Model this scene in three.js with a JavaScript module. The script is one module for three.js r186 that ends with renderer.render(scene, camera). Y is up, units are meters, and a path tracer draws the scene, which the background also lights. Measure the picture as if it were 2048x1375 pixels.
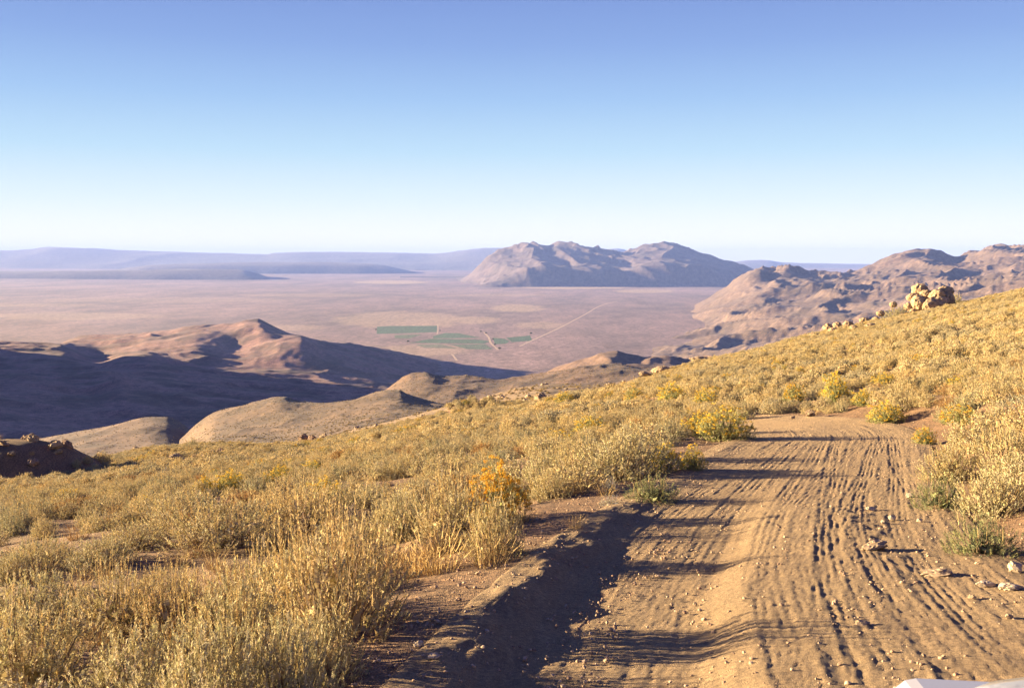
import * as THREE from 'three';
import { mergeGeometries } from 'three/addons/utils/BufferGeometryUtils.js';
import { RoundedBoxGeometry } from 'three/addons/geometries/RoundedBoxGeometry.js';
import { createNoise2D, createNoise3D } from 'simplex-noise';

// ---------------------------------------------------------------- camera, sky, sun, exposure
// 35 mm lens: focal length 1990 px on a 2048 px wide frame; level camera with the lens shifted so that eye level lies at row 515
const F = 1990, HORIZON = 515, EYE = 1.76;
const scene = new THREE.Scene();
const camera = new THREE.PerspectiveCamera(2 * Math.atan(860 / F) * 180 / Math.PI, 2048 / 1375, 0.05, 200000);
camera.position.set(0, EYE, 0);
camera.lookAt(0, EYE, -10);
camera.setViewOffset(2048, 1720, 0, 345, 2048, 1375);
scene.add(camera);

const EXPOSURE = 6.5;
const renderer = new THREE.WebGLRenderer({ antialias: true });
renderer.setSize(1024, 687);
renderer.toneMapping = THREE.LinearToneMapping;
renderer.toneMappingExposure = EXPOSURE;
renderer.shadowMap.enabled = true;

// clear sky: pale at the horizon, deepening to blue overhead, the same all round
{
  const stops = [[0, 1.2, 1.15, .98], [1.2, 1.08, 1.08, .98], [3.2, .82, .95, .97], [6, .54, .77, .95], [9, .37, .58, .89], [12, .265, .42, .79], [15, .205, .325, .70], [25, .12, .185, .58], [45, .064, .09, .41], [90, .044, .06, .32]];
  const W = 64, H = 1024, data = new Float32Array(W * H * 4);
  for (let j = 0; j < H; j++) {
    const el = Math.max(0, (j + .5) / H * 180 - 90);
    let k = 0; while (k < stops.length - 2 && el > stops[k + 1][0]) k++;
    const a = stops[k], b = stops[k + 1], t = Math.min(1, Math.max(0, (el - a[0]) / (b[0] - a[0])));
    for (let i = 0; i < W; i++) for (let c = 0; c < 4; c++) data[(j * W + i) * 4 + c] = c === 3 ? 1 : (a[c + 1] + (b[c + 1] - a[c + 1]) * t) / EXPOSURE;
  }
  const sky = new THREE.DataTexture(data, W, H, THREE.RGBAFormat, THREE.FloatType);
  sky.mapping = THREE.EquirectangularReflectionMapping; sky.magFilter = THREE.LinearFilter; sky.minFilter = THREE.LinearFilter; sky.needsUpdate = true;
  scene.background = sky; scene.environment = sky;
}
// low sun on the left, a little beyond the camera's side
const SUN_EL = 9.2 * Math.PI / 180, SUN_AHEAD = 13 * Math.PI / 180;
const sunDir = new THREE.Vector3(-Math.cos(SUN_EL) * Math.cos(SUN_AHEAD), Math.sin(SUN_EL), -Math.cos(SUN_EL) * Math.sin(SUN_AHEAD));
const sun = new THREE.DirectionalLight(new THREE.Color().setRGB(1, .75, .43), 5);
sun.position.copy(sunDir).multiplyScalar(300); sun.target.position.set(0, 0, 0);
sun.castShadow = true; sun.shadow.mapSize.set(4096, 4096); sun.shadow.radius = 1;
Object.assign(sun.shadow.camera, { left: -160, right: 160, top: 120, bottom: -120, near: 1, far: 700 });
scene.add(sun, sun.target);
scene.fog = new THREE.FogExp2(new THREE.Color().setRGB(.27, .41, 1), 1.7e-5);

// ---------------------------------------------------------------- helpers
let _s = 12345;
const rnd = () => { _s |= 0; _s = _s + 0x6D2B79F5 | 0; let t = Math.imul(_s ^ _s >>> 15, 1 | _s); t = t + Math.imul(t ^ t >>> 7, 61 | t) ^ t; return ((t ^ t >>> 14) >>> 0) / 4294967296; };
const seed = (n) => { _s = n * 7919 + 13; };
const R = (a, b) => a + (b - a) * rnd();
const n2 = createNoise2D(rnd), n3 = createNoise3D(rnd);
const clamp = (x, a = 0, b = 1) => Math.min(b, Math.max(a, x));
const ss = (a, b, x) => { const t = clamp((x - a) / (b - a)); return t * t * (3 - 2 * t); };
const mix = (a, b, t) => a + (b - a) * t;
const fbm = (x, y, o = 4) => { let s = 0, a = .5; for (let i = 0; i < o; i++) { s += a * n2(x, y); x = x * 2.03 + 17.1; y = y * 2.03 - 9.7; a *= .5; } return s; };
const ridged = (x, y, o = 4) => { let s = 0, a = .5, w = 1; for (let i = 0; i < o; i++) { let r = 1 - Math.abs(n2(x, y)); r *= r; s += a * r * w; w = clamp(r * 1.6); x = x * 2.07 + 31.3; y = y * 2.07 + 11.9; a *= .4; } return s; };
function curve(pts) {          // monotone cubic through [x0, y0, x1, y1, ...]
  const n = pts.length / 2, X = [], Y = [], m = [], dl = [];
  for (let i = 0; i < n; i++) { X.push(pts[2 * i]); Y.push(pts[2 * i + 1]); }
  for (let i = 0; i < n - 1; i++) dl.push((Y[i + 1] - Y[i]) / (X[i + 1] - X[i]));
  for (let i = 0; i < n; i++) m.push(i === 0 ? dl[0] : i === n - 1 ? dl[n - 2] : dl[i - 1] * dl[i] <= 0 ? 0 : 2 * dl[i - 1] * dl[i] / (dl[i - 1] + dl[i]));
  return (x) => {
    if (x <= X[0]) return Y[0] + m[0] * (x - X[0]);
    if (x >= X[n - 1]) return Y[n - 1] + m[n - 1] * (x - X[n - 1]);
    let k = 0; while (x > X[k + 1]) k++;
    const h = X[k + 1] - X[k], t = (x - X[k]) / h, t2 = t * t, t3 = t2 * t;
    return Y[k] * (2 * t3 - 3 * t2 + 1) + m[k] * h * (t3 - 2 * t2 + t) + Y[k + 1] * (3 * t2 - 2 * t3) + m[k + 1] * h * (t3 - t2);
  };
}
const taken = {};
function numbered(name) { const k = taken[name] = (taken[name] ?? -1) + 1; return k ? name + '_' + String(k).padStart(3, '0') : name; }
function tag(o, label, category, group, kind) { o.userData = { label, category }; if (group) o.userData.group = group; if (kind) o.userData.kind = kind; return o; }
function lit(o) { o.traverse((m) => { if (m.isMesh) { m.castShadow = true; m.receiveShadow = true; } }); return o; }
function top(o, name) { o.name = numbered(name); scene.add(o); return lit(o); }
const mat = (p) => new THREE.MeshStandardMaterial({ roughness: .95, ...p });
const rgb = (r, g, b) => new THREE.Color().setRGB(r, g, b);

function noiseTex(size, fn, srgb = true, rep = 1) {
  const d = new Uint8Array(size * size * 4);
  for (let j = 0; j < size; j++) for (let i = 0; i < size; i++) { const c = fn(i / size, j / size), k = (j * size + i) * 4; d[k] = clamp(c[0]) * 255; d[k + 1] = clamp(c[1]) * 255; d[k + 2] = clamp(c[2]) * 255; d[k + 3] = 255; }
  const t = new THREE.DataTexture(d, size, size); t.wrapS = t.wrapT = THREE.RepeatWrapping; t.magFilter = THREE.LinearFilter; t.minFilter = THREE.LinearMipmapLinearFilter; t.generateMipmaps = true;
  if (srgb) t.colorSpace = THREE.SRGBColorSpace; t.repeat.set(rep, rep); t.needsUpdate = true; return t;
}
const TAU = Math.PI * 2;
const tile = (u, v, s, o) => { // seamless noise on a torus, mapped to two 3-D slices
  let sum = 0, a = .5, q = s;
  for (let i = 0; i < o; i++) { const cx = Math.cos(u * TAU) * q / TAU, sx = Math.sin(u * TAU) * q / TAU, cy = Math.cos(v * TAU) * q / TAU, sy = Math.sin(v * TAU) * q / TAU; sum += a * .75 * (n3(cx + 5 * i, sx, cy + sy * .73) + n3(sx - 3, cy * .9 + 7 * i, sy + cx * .61)); q *= 2.1; a *= .55; }
  return sum;
};

// ---------------------------------------------------------------- the near hillside: its height
const Yc = curve([-400, 985, -200, 965, 0, 938, 220, 915, 300, 899, 400, 894, 500, 893, 600, 889, 700, 873, 800, 853, 900, 833, 1000, 817, 1080, 808, 1150, 790, 1200, 783, 1300, 755, 1400, 727, 1500, 705, 1600, 681, 1700, 657, 1800, 635, 1900, 612, 1950, 603, 2048, 582, 2300, 545]);
const Dc = curve([-400, 110, 0, 105, 400, 100, 700, 85, 1000, 76, 1200, 80, 1500, 108, 1800, 128, 2048, 145, 2300, 150]);
const Sn = curve([-400, .218, 0, .19, 400, .168, 700, .150, 1024, .128, 1300, .108, 1680, .093, 1900, .074, 2048, .062, 2400, .035]);
function baseH(x, f) {
  const ff = Math.max(f, 4), px = clamp(1024 + x / ff * F, -2200, 4200), pq = clamp(px, -400, 2300);
  const dc = Dc(pq), sn = Sn(px);
  const sc = (Yc(pq) - HORIZON) / F - EYE / dc;
  const k = ss(12, 45, ff);
  let drop = ff <= dc ? mix(sn * ff, mix(sn * 25, sc * dc, (ff - 25) / (dc - 25)), k) : sc * dc + (ff - dc) * (sc + .03) + Math.min(.0035 * (ff - dc) ** 2, .3 * (ff - dc));
  if (f < 4) drop -= .1 * (4 - f);
  return -drop - EYE;
}
// the road's centre line (x, forward) and half width
const roadPts = [[.2, -6], [.75, 0], [1.15, 3], [1.45, 5.2], [2.05, 8.2], [2.75, 10.6], [4.0, 14], [5.5, 18], [6.75, 21.5], [7.1, 24.2], [6.5, 27.4], [5.2, 33], [4.1, 40], [3.2, 47], [1.5, 58], [-2, 74]];
const roadCurve = new THREE.CatmullRomCurve3(roadPts.map(([x, f]) => new THREE.Vector3(x, 0, f)), false, 'centripetal');
const RN = 1400, roadS = [];
for (let i = 0; i <= RN; i++) { const p = roadCurve.getPointAt(i / RN); roadS.push([p.x, p.z]); }
const roadLen = roadCurve.getLength();
function roadNear(x, f) {      // [distance along, signed distance across (right positive)]
  let best = 1e9, bi = 0;
  for (let i = 0; i <= RN; i += 20) { const d = (roadS[i][0] - x) ** 2 + (roadS[i][1] - f) ** 2; if (d < best) { best = d; bi = i; } }
  for (let i = Math.max(0, bi - 20); i <= Math.min(RN, bi + 20); i++) { const d = (roadS[i][0] - x) ** 2 + (roadS[i][1] - f) ** 2; if (d < best) { best = d; bi = i; } }
  const a = roadS[Math.max(0, bi - 1)], b = roadS[Math.min(RN, bi + 1)], tx = b[0] - a[0], tf = b[1] - a[1], l = Math.hypot(tx, tf);
  return [bi / RN * roadLen, ((x - roadS[bi][0]) * tf - (f - roadS[bi][1]) * tx) / l];
}
const halfW = (s) => mix(2.25, 1.95, ss(8, 20, s)) - .75 * ss(31, 37, s);
const roadMid = []; for (let i = 0; i <= RN; i++) roadMid.push(baseH(roadS[i][0], roadS[i][1]));
function roadPlane(s, t) { const q = clamp(s / roadLen) * RN, i = Math.min(RN - 1, q | 0); return mix(roadMid[i], roadMid[i + 1], q - i) + .06 * t - .02; }
function hillH(x, f) {
  let h = baseH(x, f);
  h += .16 * fbm(x * .22, f * .22, 3) * ss(2, 9, f) + .5 * fbm(x * .03 + 4, f * .03, 2) * ss(25, 60, f);
  const u = x / Math.max(f, 4);
  if (f < 80 && u > -.9) { const [s, t] = roadNear(x, f), w = halfW(s), k = ss(w - .1, w + 1.9, Math.abs(t)); h = mix(roadPlane(s, t), h + (t > 0 ? .12 * ss(2, 3.2, t) : .06 * ss(2.2, 3, -t)), k); }
  // rocky mound on the far left
  const mx = x + 25.4, mf = f - 50, r = Math.hypot(mx / 5.4, mf / 4.8);
  h += 2.2 * Math.max(0, 1 - r * r) ** 1.25;
  return h;
}
const P = (x, h, f) => new THREE.Vector3(x, EYE + h, -f);
function groundAt(x, f) { return EYE + hillH(x, f); }
function hit(px, py) {         // where the sight line through a photo point meets the hillside: [x, forward]
  const u = (px - 1024) / F, q = (py - HORIZON) / F;
  let p = 2, f = 2;
  while (f < 190) { if (-hillH(u * f, f) < q * f) { let a = p, b = f; for (let i = 0; i < 18; i++) { const m = (a + b) / 2; if (-hillH(u * m, m) < q * m) b = m; else a = m; } return [u * b, b]; } p = f; f *= 1.02; f += .05; }
  return [u * Dc(clamp(px, -400, 2300)), Dc(clamp(px, -400, 2300))];
}

// ---------------------------------------------------------------- generic sheets
function sheet(nu, nv, at, color, uvScale) {
  const pos = new Float32Array((nu + 1) * (nv + 1) * 3), col = color ? new Float32Array(pos.length) : null, uv = new Float32Array((nu + 1) * (nv + 1) * 2), idx = new Uint32Array(nu * nv * 6);
  let k = 0;
  for (let j = 0; j <= nv; j++) for (let i = 0; i <= nu; i++, k++) { const p = at(i / nu, j / nv); pos[3 * k] = p.x; pos[3 * k + 1] = p.y; pos[3 * k + 2] = p.z; uv[2 * k] = p.x * uvScale; uv[2 * k + 1] = p.z * uvScale; }
  k = 0;
  for (let j = 0; j < nv; j++) for (let i = 0; i < nu; i++) { const a = j * (nu + 1) + i, b = a + 1, c = a + nu + 1, d = c + 1; idx[k++] = a; idx[k++] = b; idx[k++] = d; idx[k++] = a; idx[k++] = d; idx[k++] = c; }
  const g = new THREE.BufferGeometry();
  g.setAttribute('position', new THREE.BufferAttribute(pos, 3)); g.setAttribute('uv', new THREE.BufferAttribute(uv, 2)); g.setIndex(new THREE.BufferAttribute(idx, 1));
  g.computeVertexNormals();
  if (color) { const N = g.attributes.normal.array; for (let v = 0; v < pos.length / 3; v++) { const c = color(pos[3 * v], pos[3 * v + 1], -pos[3 * v + 2], N[3 * v + 1]); col[3 * v] = c[0]; col[3 * v + 1] = c[1]; col[3 * v + 2] = c[2]; } g.setAttribute('color', new THREE.BufferAttribute(col, 3)); }
  return g;
}
// a stretch of terrain surveyed as rows at given distances: each row lists photo column, photo row
function terrain(rows, px0, px1, nu, nv, relief, color, uvScale, warp = 1) {
  const R_ = rows.map(([d, pts]) => [d, curve(pts)]);
  const g = sheet(nu, nv, (a, b) => {
    const px = px0 + (px1 - px0) * a;
    const list = []; for (const [d, c] of R_) list.push(Math.log(d), (c(px) - HORIZON) / F * d);
    const d0 = Math.log(R_[0][0]), d1 = Math.log(R_[R_.length - 1][0]), ld = d0 + (d1 - d0) * b ** warp, d = Math.exp(ld), x = (px - 1024) / F * d;
    return P(x, -curve(list)(ld) + relief(x, d, px), d);
  }, color, uvScale);
  return g;
}
const speck = noiseTex(512, (u, v) => { const a = tile(u, v, 60, 3), b = tile(u + .3, v, 18, 3); const k = .82 + .34 * a + .22 * b - (a > .2 ? .3 : 0); return [k * 1.02, k, k * .98]; });

// ---------------------------------------------------------------- valley floor
const DROP = 600;
function floorH(x, f) {
  const left = ss(-.2, -.75, x / f);
  return -DROP + 6 * fbm(x / 2600, f / 2600, 3) * ss(4000, 9000, f) + 160 * ss(20000, 46000, f) * mix(.6, 1, left) + 60 * left * ss(9000, 20000, f);
}
const ellipse = (x, f, px, py, w, h) => { const dx = (1024 + x / f * F - px) / w, dy = (HORIZON - floorH(x, f) / f * F - py) / h; return Math.max(0, 1 - dx * dx - dy * dy); };
function valleyColor(x, y, f) {
  const st = fbm(x / 1500 + 3, f / 5200, 4), wb = fbm(x / 380, f / 900, 4) - .5 * ss(.72, .9, ridged(x / 1900 + .3 * n2(x / 700, f / 700), f / 2600, 2)), big = fbm(x / 6000 - 8, f / 7000, 3);
  let k = 1 + .5 * st + .45 * wb + .35 * big;
  let c = [.34 * k, .235 * k, .215 * k];
  // pale alkali and stubble patches
  let pale = 0;
  for (const [px, py, w, h, a] of [[780, 564, 85, 4, .9], [1150, 573, 140, 5, 1], [1290, 582, 70, 4, .7], [1035, 616, 62, 9, .6], [800, 640, 150, 20, .5], [950, 640, 60, 9, .5], [850, 700, 110, 14, .45], [150, 632, 200, 9, .35], [330, 600, 300, 6, .2], [1080, 650, 60, 8, .4], [560, 655, 110, 7, .35], [620, 590, 160, 4, .3], [1000, 590, 120, 3, .3], [80, 610, 140, 4, .3]])
    pale = Math.max(pale, a * ss(0, .55, ellipse(x, f, px, py, w, h) + .35 * fbm(x / 380, f / 800, 4)) * (ellipse(x, f, px, py, w * 1.4, h * 1.5) > 0 ? 1 : 0));
  c = [mix(c[0], .74, pale), mix(c[1], .56, pale), mix(c[2], .34, pale)];
  return c;
}
const valleyMat = mat({ color: 0xffffff, vertexColors: true, map: speck });
{
  const g = sheet(430, 230, (a, b) => { const px = -900 + 3900 * a, f = 3000 * Math.pow(62000 / 3000, b), x = (px - 1024) / F * f; return P(x, floorH(x, f), f); }, valleyColor, 1 / 900);
  tag(top(new THREE.Mesh(g, valleyMat), 'valley_floor'), 'wide pinkish desert valley floor below the hills', 'valley', null, 'structure');
}
// a strip of ground on the valley floor given by photo points
const onFloor = (px, py) => { let d = DROP / ((py - HORIZON) / F); for (let i = 0; i < 6; i++) d = -floorH((px - 1024) / F * d, d) / ((py - HORIZON) / F); return [(px - 1024) / F * d, d]; };
function floorPoly(pts, lift) {
  const w = pts.map(([px, py]) => onFloor(px, py)), sh = new THREE.Shape(w.map(([x, f]) => new THREE.Vector2(x, f)));
  const tri = THREE.ShapeUtils.triangulateShape(w.map(([x, f]) => new THREE.Vector2(x, f)), []);
  const pos = []; const uv = [];
  const put = (a, b, c, n) => { if (n) { const ab = a.map((q, i) => (q + b[i]) / 2), bc = b.map((q, i) => (q + c[i]) / 2), ca = c.map((q, i) => (q + a[i]) / 2); put(a, ab, ca, n - 1); put(ab, b, bc, n - 1); put(ca, bc, c, n - 1); put(ab, bc, ca, n - 1); } else { const up = (b[0] - a[0]) * (c[1] - a[1]) - (c[0] - a[0]) * (b[1] - a[1]) > 0; for (const q of up ? [a, b, c] : [a, c, b]) { const v = P(q[0], floorH(...q) + lift, q[1]); pos.push(v.x, v.y, v.z); uv.push(v.x / 300, v.z / 300); } } };
  for (const [a, b, c] of tri) put(w[a], w[b], w[c], 3);
  const g = new THREE.BufferGeometry(); g.setAttribute('position', new THREE.Float32BufferAttribute(pos, 3)); g.setAttribute('uv', new THREE.Float32BufferAttribute(uv, 2)); g.computeVertexNormals(); return g;
}
const cropTex = noiseTex(256, (u, v) => { const k = .8 + .42 * tile(u, v, 9, 4) + .07 * Math.sin(u * TAU * 24) - .25 * ss(.25, .35, tile(u + .5, v, 5, 2)); return [k, k, k]; });
const crop = (r, g, b) => mat({ color: rgb(r, g, b), map: cropTex });
for (const [label, c, pts] of [
  ['dark green rectangular crop field at the upper left of the farm', [.055, .155, .06], [[754, 653], [780, 651.6], [874, 651], [873, 664], [840, 665], [753, 667.5]]],
  ['thin pale green strip of crop below the dark rectangular field', [.12, .19, .075], [[789, 670], [845, 668.5], [818, 676.5], [790, 676]]],
  ['curved green crop field in the middle of the valley farm', [.07, .175, .07], [[866, 672], [890, 665.5], [917, 666], [961, 675], [905, 676], [866, 676]]],
  ['long green crop field crossing the middle of the farm', [.065, .165, .065], [[818, 685.5], [862, 677], [958, 679], [980, 682], [968, 687], [882, 686]]],
  ['grey green lower crop field nearest the hills', [.12, .19, .09], [[900, 689], [971, 688], [986, 698.5], [934, 698]]],
  ['small green crop field just right of the farm track', [.07, .175, .07], [[985, 675], [1009, 677], [1019, 682], [1012, 687], [990, 688]]],
  ['dark green crop field at the right end of the farm', [.05, .15, .06], [[1012, 675], [1060, 670.5], [1065, 681], [1024, 684]]],
  ['dull olive fallow field at the lower left of the farm', [.20, .215, .11], [[830, 689], [880, 688], [918, 697], [850, 695]]],
]) tag(top(new THREE.Mesh(floorPoly(pts, .3), crop(...c)), 'crop_field'), label, 'field', 'irrigated crop fields on the valley floor');
const trackMat = mat({ color: rgb(.80, .62, .44), map: speck });
for (const [name, label, pts, w] of [
  ['valley_road', 'straight pale dirt road running up the valley right of the farm', [[1040, 692], [1105, 662], [1160, 634], [1204, 610], [1235, 602]], 17],
  ['farm_track', 'pale winding farm track between the crop fields', [[968, 664], [977, 674], [982, 686], [996, 699]], 15],
  ['farm_track', 'short pale track below the farm near the hill shadow', [[904, 708], [908, 713], [914, 721]], 14],
  ['farm_track', 'pale track along the right end of the dark rectangular field', [[875, 648], [876, 658], [874, 668]], 12],
]) {
  const w3 = pts.map(([px, py]) => { const [x, f] = onFloor(px, py); return new THREE.Vector3(x, 0, f); }), cv = new THREE.CatmullRomCurve3(w3);
  const g = sheet(1, 60, (a, b) => { const p = cv.getPointAt(b), t = cv.getTangentAt(b), o = (a - .5) * w; const x = p.x + t.z * o, f = p.z - t.x * o; return P(x, floorH(x, f) + .5, f); }, null, 1 / 200);
  tag(top(new THREE.Mesh(g, trackMat), name), label, 'road', null, 'structure');
}

// ---------------------------------------------------------------- hills and mountains
const hillMat = mat({ color: 0xffffff, vertexColors: true, map: speck });
function earth(r, g, b, dark, sc) {   // soil with patches of scrub
  return (x, y, f) => { const s = ss(-.25, .45, fbm(x / sc, f / sc, 4)), k = 1 + .22 * fbm(x / (sc * .22) + 7, f / (sc * .22), 3); return [mix(r, r * dark, s) * k, mix(g, g * dark * 1.03, s) * k, mix(b, b * dark, s) * k]; };
}
const hill = (name, label, g, cat = 'hill') => tag(top(new THREE.Mesh(g, hillMat), name), label, cat, null, 'structure');

// far plateau and ranges on the skyline
hill('far_plateau', 'hazy blue plateau along the left skyline', terrain([
  [40000, [-900, 545, 1100, 545]],
  [44000, [-900, 530, 0, 528, 300, 527, 600, 524, 850, 524, 930, 519, 1000, 517, 1100, 528]],
  [52000, [-900, 508, -200, 504, 0, 500, 60, 498, 100, 494, 130, 494, 180, 496, 260, 501, 330, 503, 430, 506, 535, 508, 548, 505, 620, 504, 760, 505, 860, 507, 917, 502, 947, 498, 1000, 496, 1060, 499, 1100, 512]],
  [60000, [-900, 522, 1100, 532]],
], -900, 1100, 220, 60, (x, f) => 90 * (ridged(x / 7000, f / 7000, 4) - .4), earth(.20, .20, .19, .8, 5000), 1 / 4000), 'plateau');
hill('far_plateau', 'pale hazy tableland behind the mountains on the right skyline', terrain([
  [46000, [1100, 545, 2500, 545]],
  [52000, [1100, 520, 1190, 503, 1235, 497, 1262, 503, 1350, 520, 1460, 524, 1505, 520, 1530, 520, 1570, 525, 1620, 526, 1740, 528, 2000, 526, 2500, 522]],
  [60000, [1100, 540, 2500, 540]],
], 1100, 2500, 160, 40, (x, f) => 60 * (ridged(x / 6000, f / 6000, 3) - .4), earth(.20, .20, .19, .8, 5000), 1 / 4000), 'plateau');
hill('low_scarp', 'long dark low scarp crossing the far left of the valley', terrain([
  [25000, [-700, 572, 600, 590]],
  [26500, [-700, 548, 0, 551, 250, 549, 480, 548, 540, 560, 600, 585]],
  [27500, [-700, 539, 0, 544, 100, 543, 250, 541, 400, 538, 480, 540, 540, 556, 600, 585]],
  [34000, [-700, 538, 0, 542, 400, 546, 500, 556, 600, 580]],
], -700, 600, 160, 40, (x, f) => 25 * fbm(x / 2500, f / 2500, 3), earth(.16, .14, .14, .8, 3000), 1 / 2500), 'hill');
hill('low_scarp', 'short dark low scarp beneath the far plateau', terrain([
  [33000, [150, 570, 900, 570]],
  [34500, [150, 565, 230, 545, 300, 536, 560, 529, 700, 531, 800, 540, 900, 565]],
  [36000, [150, 565, 230, 540, 300, 530, 380, 527, 560, 524, 640, 524, 740, 527, 800, 537, 900, 565]],
  [42000, [150, 560, 300, 536, 700, 534, 900, 560]],
], 150, 900, 120, 30, (x, f) => 25 * fbm(x / 2500 + 9, f / 2500, 3), earth(.17, .15, .15, .8, 3000), 1 / 2500), 'hill');

// central range
hill('mountain_range', 'rugged blue shaded mountain range in the middle of the skyline', terrain([
  [19300, [800, 588, 1600, 588]],
  [20250, [800, 586, 900, 580, 960, 576, 1130, 575, 1450, 575, 1540, 578, 1600, 584]],
  [20950, [800, 588, 900, 580, 950, 571, 990, 558, 1030, 543, 1060, 533, 1085, 526, 1110, 531, 1140, 536, 1180, 532, 1240, 541, 1290, 531, 1330, 526, 1400, 533, 1460, 545, 1530, 566, 1600, 582]],
  [21700, [800, 592, 860, 588, 905, 582, 950, 574, 985, 558, 1025, 540, 1060, 528, 1085, 524, 1130, 533, 1180, 528, 1240, 537, 1290, 526, 1330, 520, 1400, 530, 1480, 545, 1560, 568, 1600, 580]],
  [23000, [800, 590, 850, 586, 900, 580, 940, 568, 975, 545, 1020, 516, 1060, 506, 1120, 502, 1165, 507, 1210, 515, 1250, 516, 1290, 506, 1330, 500, 1380, 508, 1440, 527, 1490, 540, 1560, 566, 1600, 580]],
  [24500, [800, 590, 860, 584, 900, 574, 935, 552, 960, 528, 985, 506, 1010, 492, 1030, 492, 1060, 487, 1100, 489, 1120, 484, 1150, 486, 1165, 491, 1185, 495, 1210, 500, 1240, 504, 1265, 497, 1290, 490, 1315, 485, 1340, 486, 1370, 492, 1400, 504, 1440, 517, 1490, 532, 1560, 566, 1600, 580]],
  [29000, [800, 552, 1600, 552]],
], 800, 1600, 420, 170, (x, f, px) => ss(900, 1010, px) * ss(1590, 1480, px) * ss(19600, 21000, f) * (mix(1, .35, ss(1230, 1290, px)) * mix(90, 230, ss(20900, 22300, f)) * (ridged(x / 1700 + f / 4200, f / 3400 + 2, 4) - .42) + 85 * (ridged(x / 900 + f / 3000, f / 1300, 4) - .42)), earth(.15, .115, .115, .65, 1300), 1 / 2000, 1), 'mountain range');

// right-hand mountains and their foothills
hill('mountain_range', 'brown rocky mountains on the right behind the boulder pile', terrain([
  [2600, [1150, 1000, 1250, 960, 1400, 900, 1600, 830, 1800, 770, 2048, 720, 2500, 650]],
  [4500, [1150, 815, 1250, 795, 1400, 745, 1550, 705, 1700, 680, 1850, 650, 2048, 625, 2500, 590]],
  [6500, [1150, 722, 1250, 710, 1400, 680, 1550, 652, 1650, 640, 1800, 612, 1950, 592, 2048, 577, 2500, 540]],
  [9000, [1150, 680, 1250, 672, 1350, 658, 1450, 628, 1550, 602, 1650, 582, 1750, 568, 1850, 550, 1950, 545, 2048, 535, 2500, 500]],
  [10500, [1150, 665, 1250, 660, 1350, 642, 1420, 612, 1470, 588, 1520, 566, 1600, 560, 1650, 562, 1750, 548, 1850, 530, 1910, 534, 2000, 517, 2048, 514, 2500, 495]],
  [12000, [1150, 655, 1250, 650, 1350, 630, 1400, 606, 1450, 576, 1490, 544, 1520, 530, 1545, 538, 1570, 532, 1600, 537, 1650, 545, 1690, 546, 1740, 530, 1790, 510, 1850, 500, 1880, 504, 1897, 513, 1912, 515, 1940, 505, 1975, 494, 2000, 490, 2020, 492, 2048, 488, 2150, 480, 2500, 490]],
  [15000, [1150, 640, 2500, 560]],
], 1150, 2500, 430, 240, (x, f, px) => { const m = ss(1230, 1480, px - (f - 6500) * .012); return m * ((150 * (ridged(x / 2300 + 2.3 + .35 * n2(x / 1500, f / 1500), f / 2900 + .3 * n2(x / 1300 + 9, f / 1300), 4) - .45)) * ss(3600, 7000, f) * ss(15000, 12600, f) + (9 + 28 * ss(-.3, .5, fbm(x / 1800 + 4, f / 1800, 2))) * (ridged(x / 640 + f / 2100 + .4 * n2(x / 500, f / 700), f / 980, 4) - .42) + 12 * fbm(x / 170, f / 240, 3)); }, earth(.225, .16, .125, .7, 700), 1 / 900, .8), 'mountain range');

// the ridge with a flat-topped knoll on the left, its canyon, and the high ground left of the picture that shades it
hill('dark_ridge', 'long shadowed ridge with a flat knoll above the canyon on the left', terrain([
  [1350, [-900, 820, -300, 880, 0, 925, 200, 930, 400, 920, 600, 900, 1100, 900]],
  [1750, [-900, 700, -400, 740, -200, 800, -60, 850, 0, 868, 200, 880, 400, 882, 600, 860, 1100, 860]],
  [2150, [-900, 580, -500, 620, -250, 690, -100, 765, 0, 805, 100, 822, 200, 838, 300, 845, 400, 848, 500, 838, 600, 820, 800, 808, 1100, 830]],
  [2650, [-900, 520, -500, 552, -250, 615, -120, 706, -40, 752, 0, 762, 40, 759, 100, 770, 170, 779, 215, 770, 240, 765, 265, 772, 350, 788, 420, 797, 500, 802, 700, 806, 850, 812, 1100, 825]],
  [3400, [-900, 500, -500, 520, -250, 565, -120, 670, -40, 728, 0, 746, 100, 748, 200, 742, 300, 748, 400, 758, 500, 772, 650, 780, 780, 782, 900, 800, 1100, 815]],
  [4200, [-900, 530, -500, 540, -250, 575, -120, 660, -40, 700, 0, 716, 100, 713, 195, 724, 240, 710, 280, 705, 350, 718, 450, 732, 560, 738, 650, 748, 780, 768, 900, 790, 1100, 810]],
  [4800, [-900, 640, -250, 672, -100, 682, 0, 684, 50, 685, 120, 690, 195, 713, 225, 708, 250, 704, 300, 699, 380, 689, 400, 688, 460, 700, 500, 694, 560, 680, 600, 675, 625, 684, 640, 692, 720, 718, 800, 745, 900, 765, 1100, 790]],
  [5500, [-900, 670, -250, 690, 0, 697, 100, 691, 160, 674, 250, 669, 330, 662, 400, 651, 460, 648, 497, 640, 515, 640, 530, 646, 560, 660, 640, 681, 720, 692, 770, 701, 840, 722, 900, 735, 1100, 760]],
  [6600, [-900, 690, 0, 697, 200, 697, 400, 699, 700, 706, 1100, 712]],
], -900, 1100, 420, 230, (x, f, px) => ss(1000, 850, px) * ss(6600, 6000, f) * (22 * (ridged(x / 1150 + .25 * n2(x / 500, f / 500), f / 430 + .3 * n2(x / 700 + 5, f / 600), 4) - .42) + 8 * (ridged(x / 330 + f / 700, f / 420 + 8, 3) - .42) + 2.5 * fbm(x / 100, f / 120, 3)) * (px < 0 ? 1 : 1), earth(.36, .205, .175, .42, 330), 1 / 500, .9), 'hill');
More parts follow.
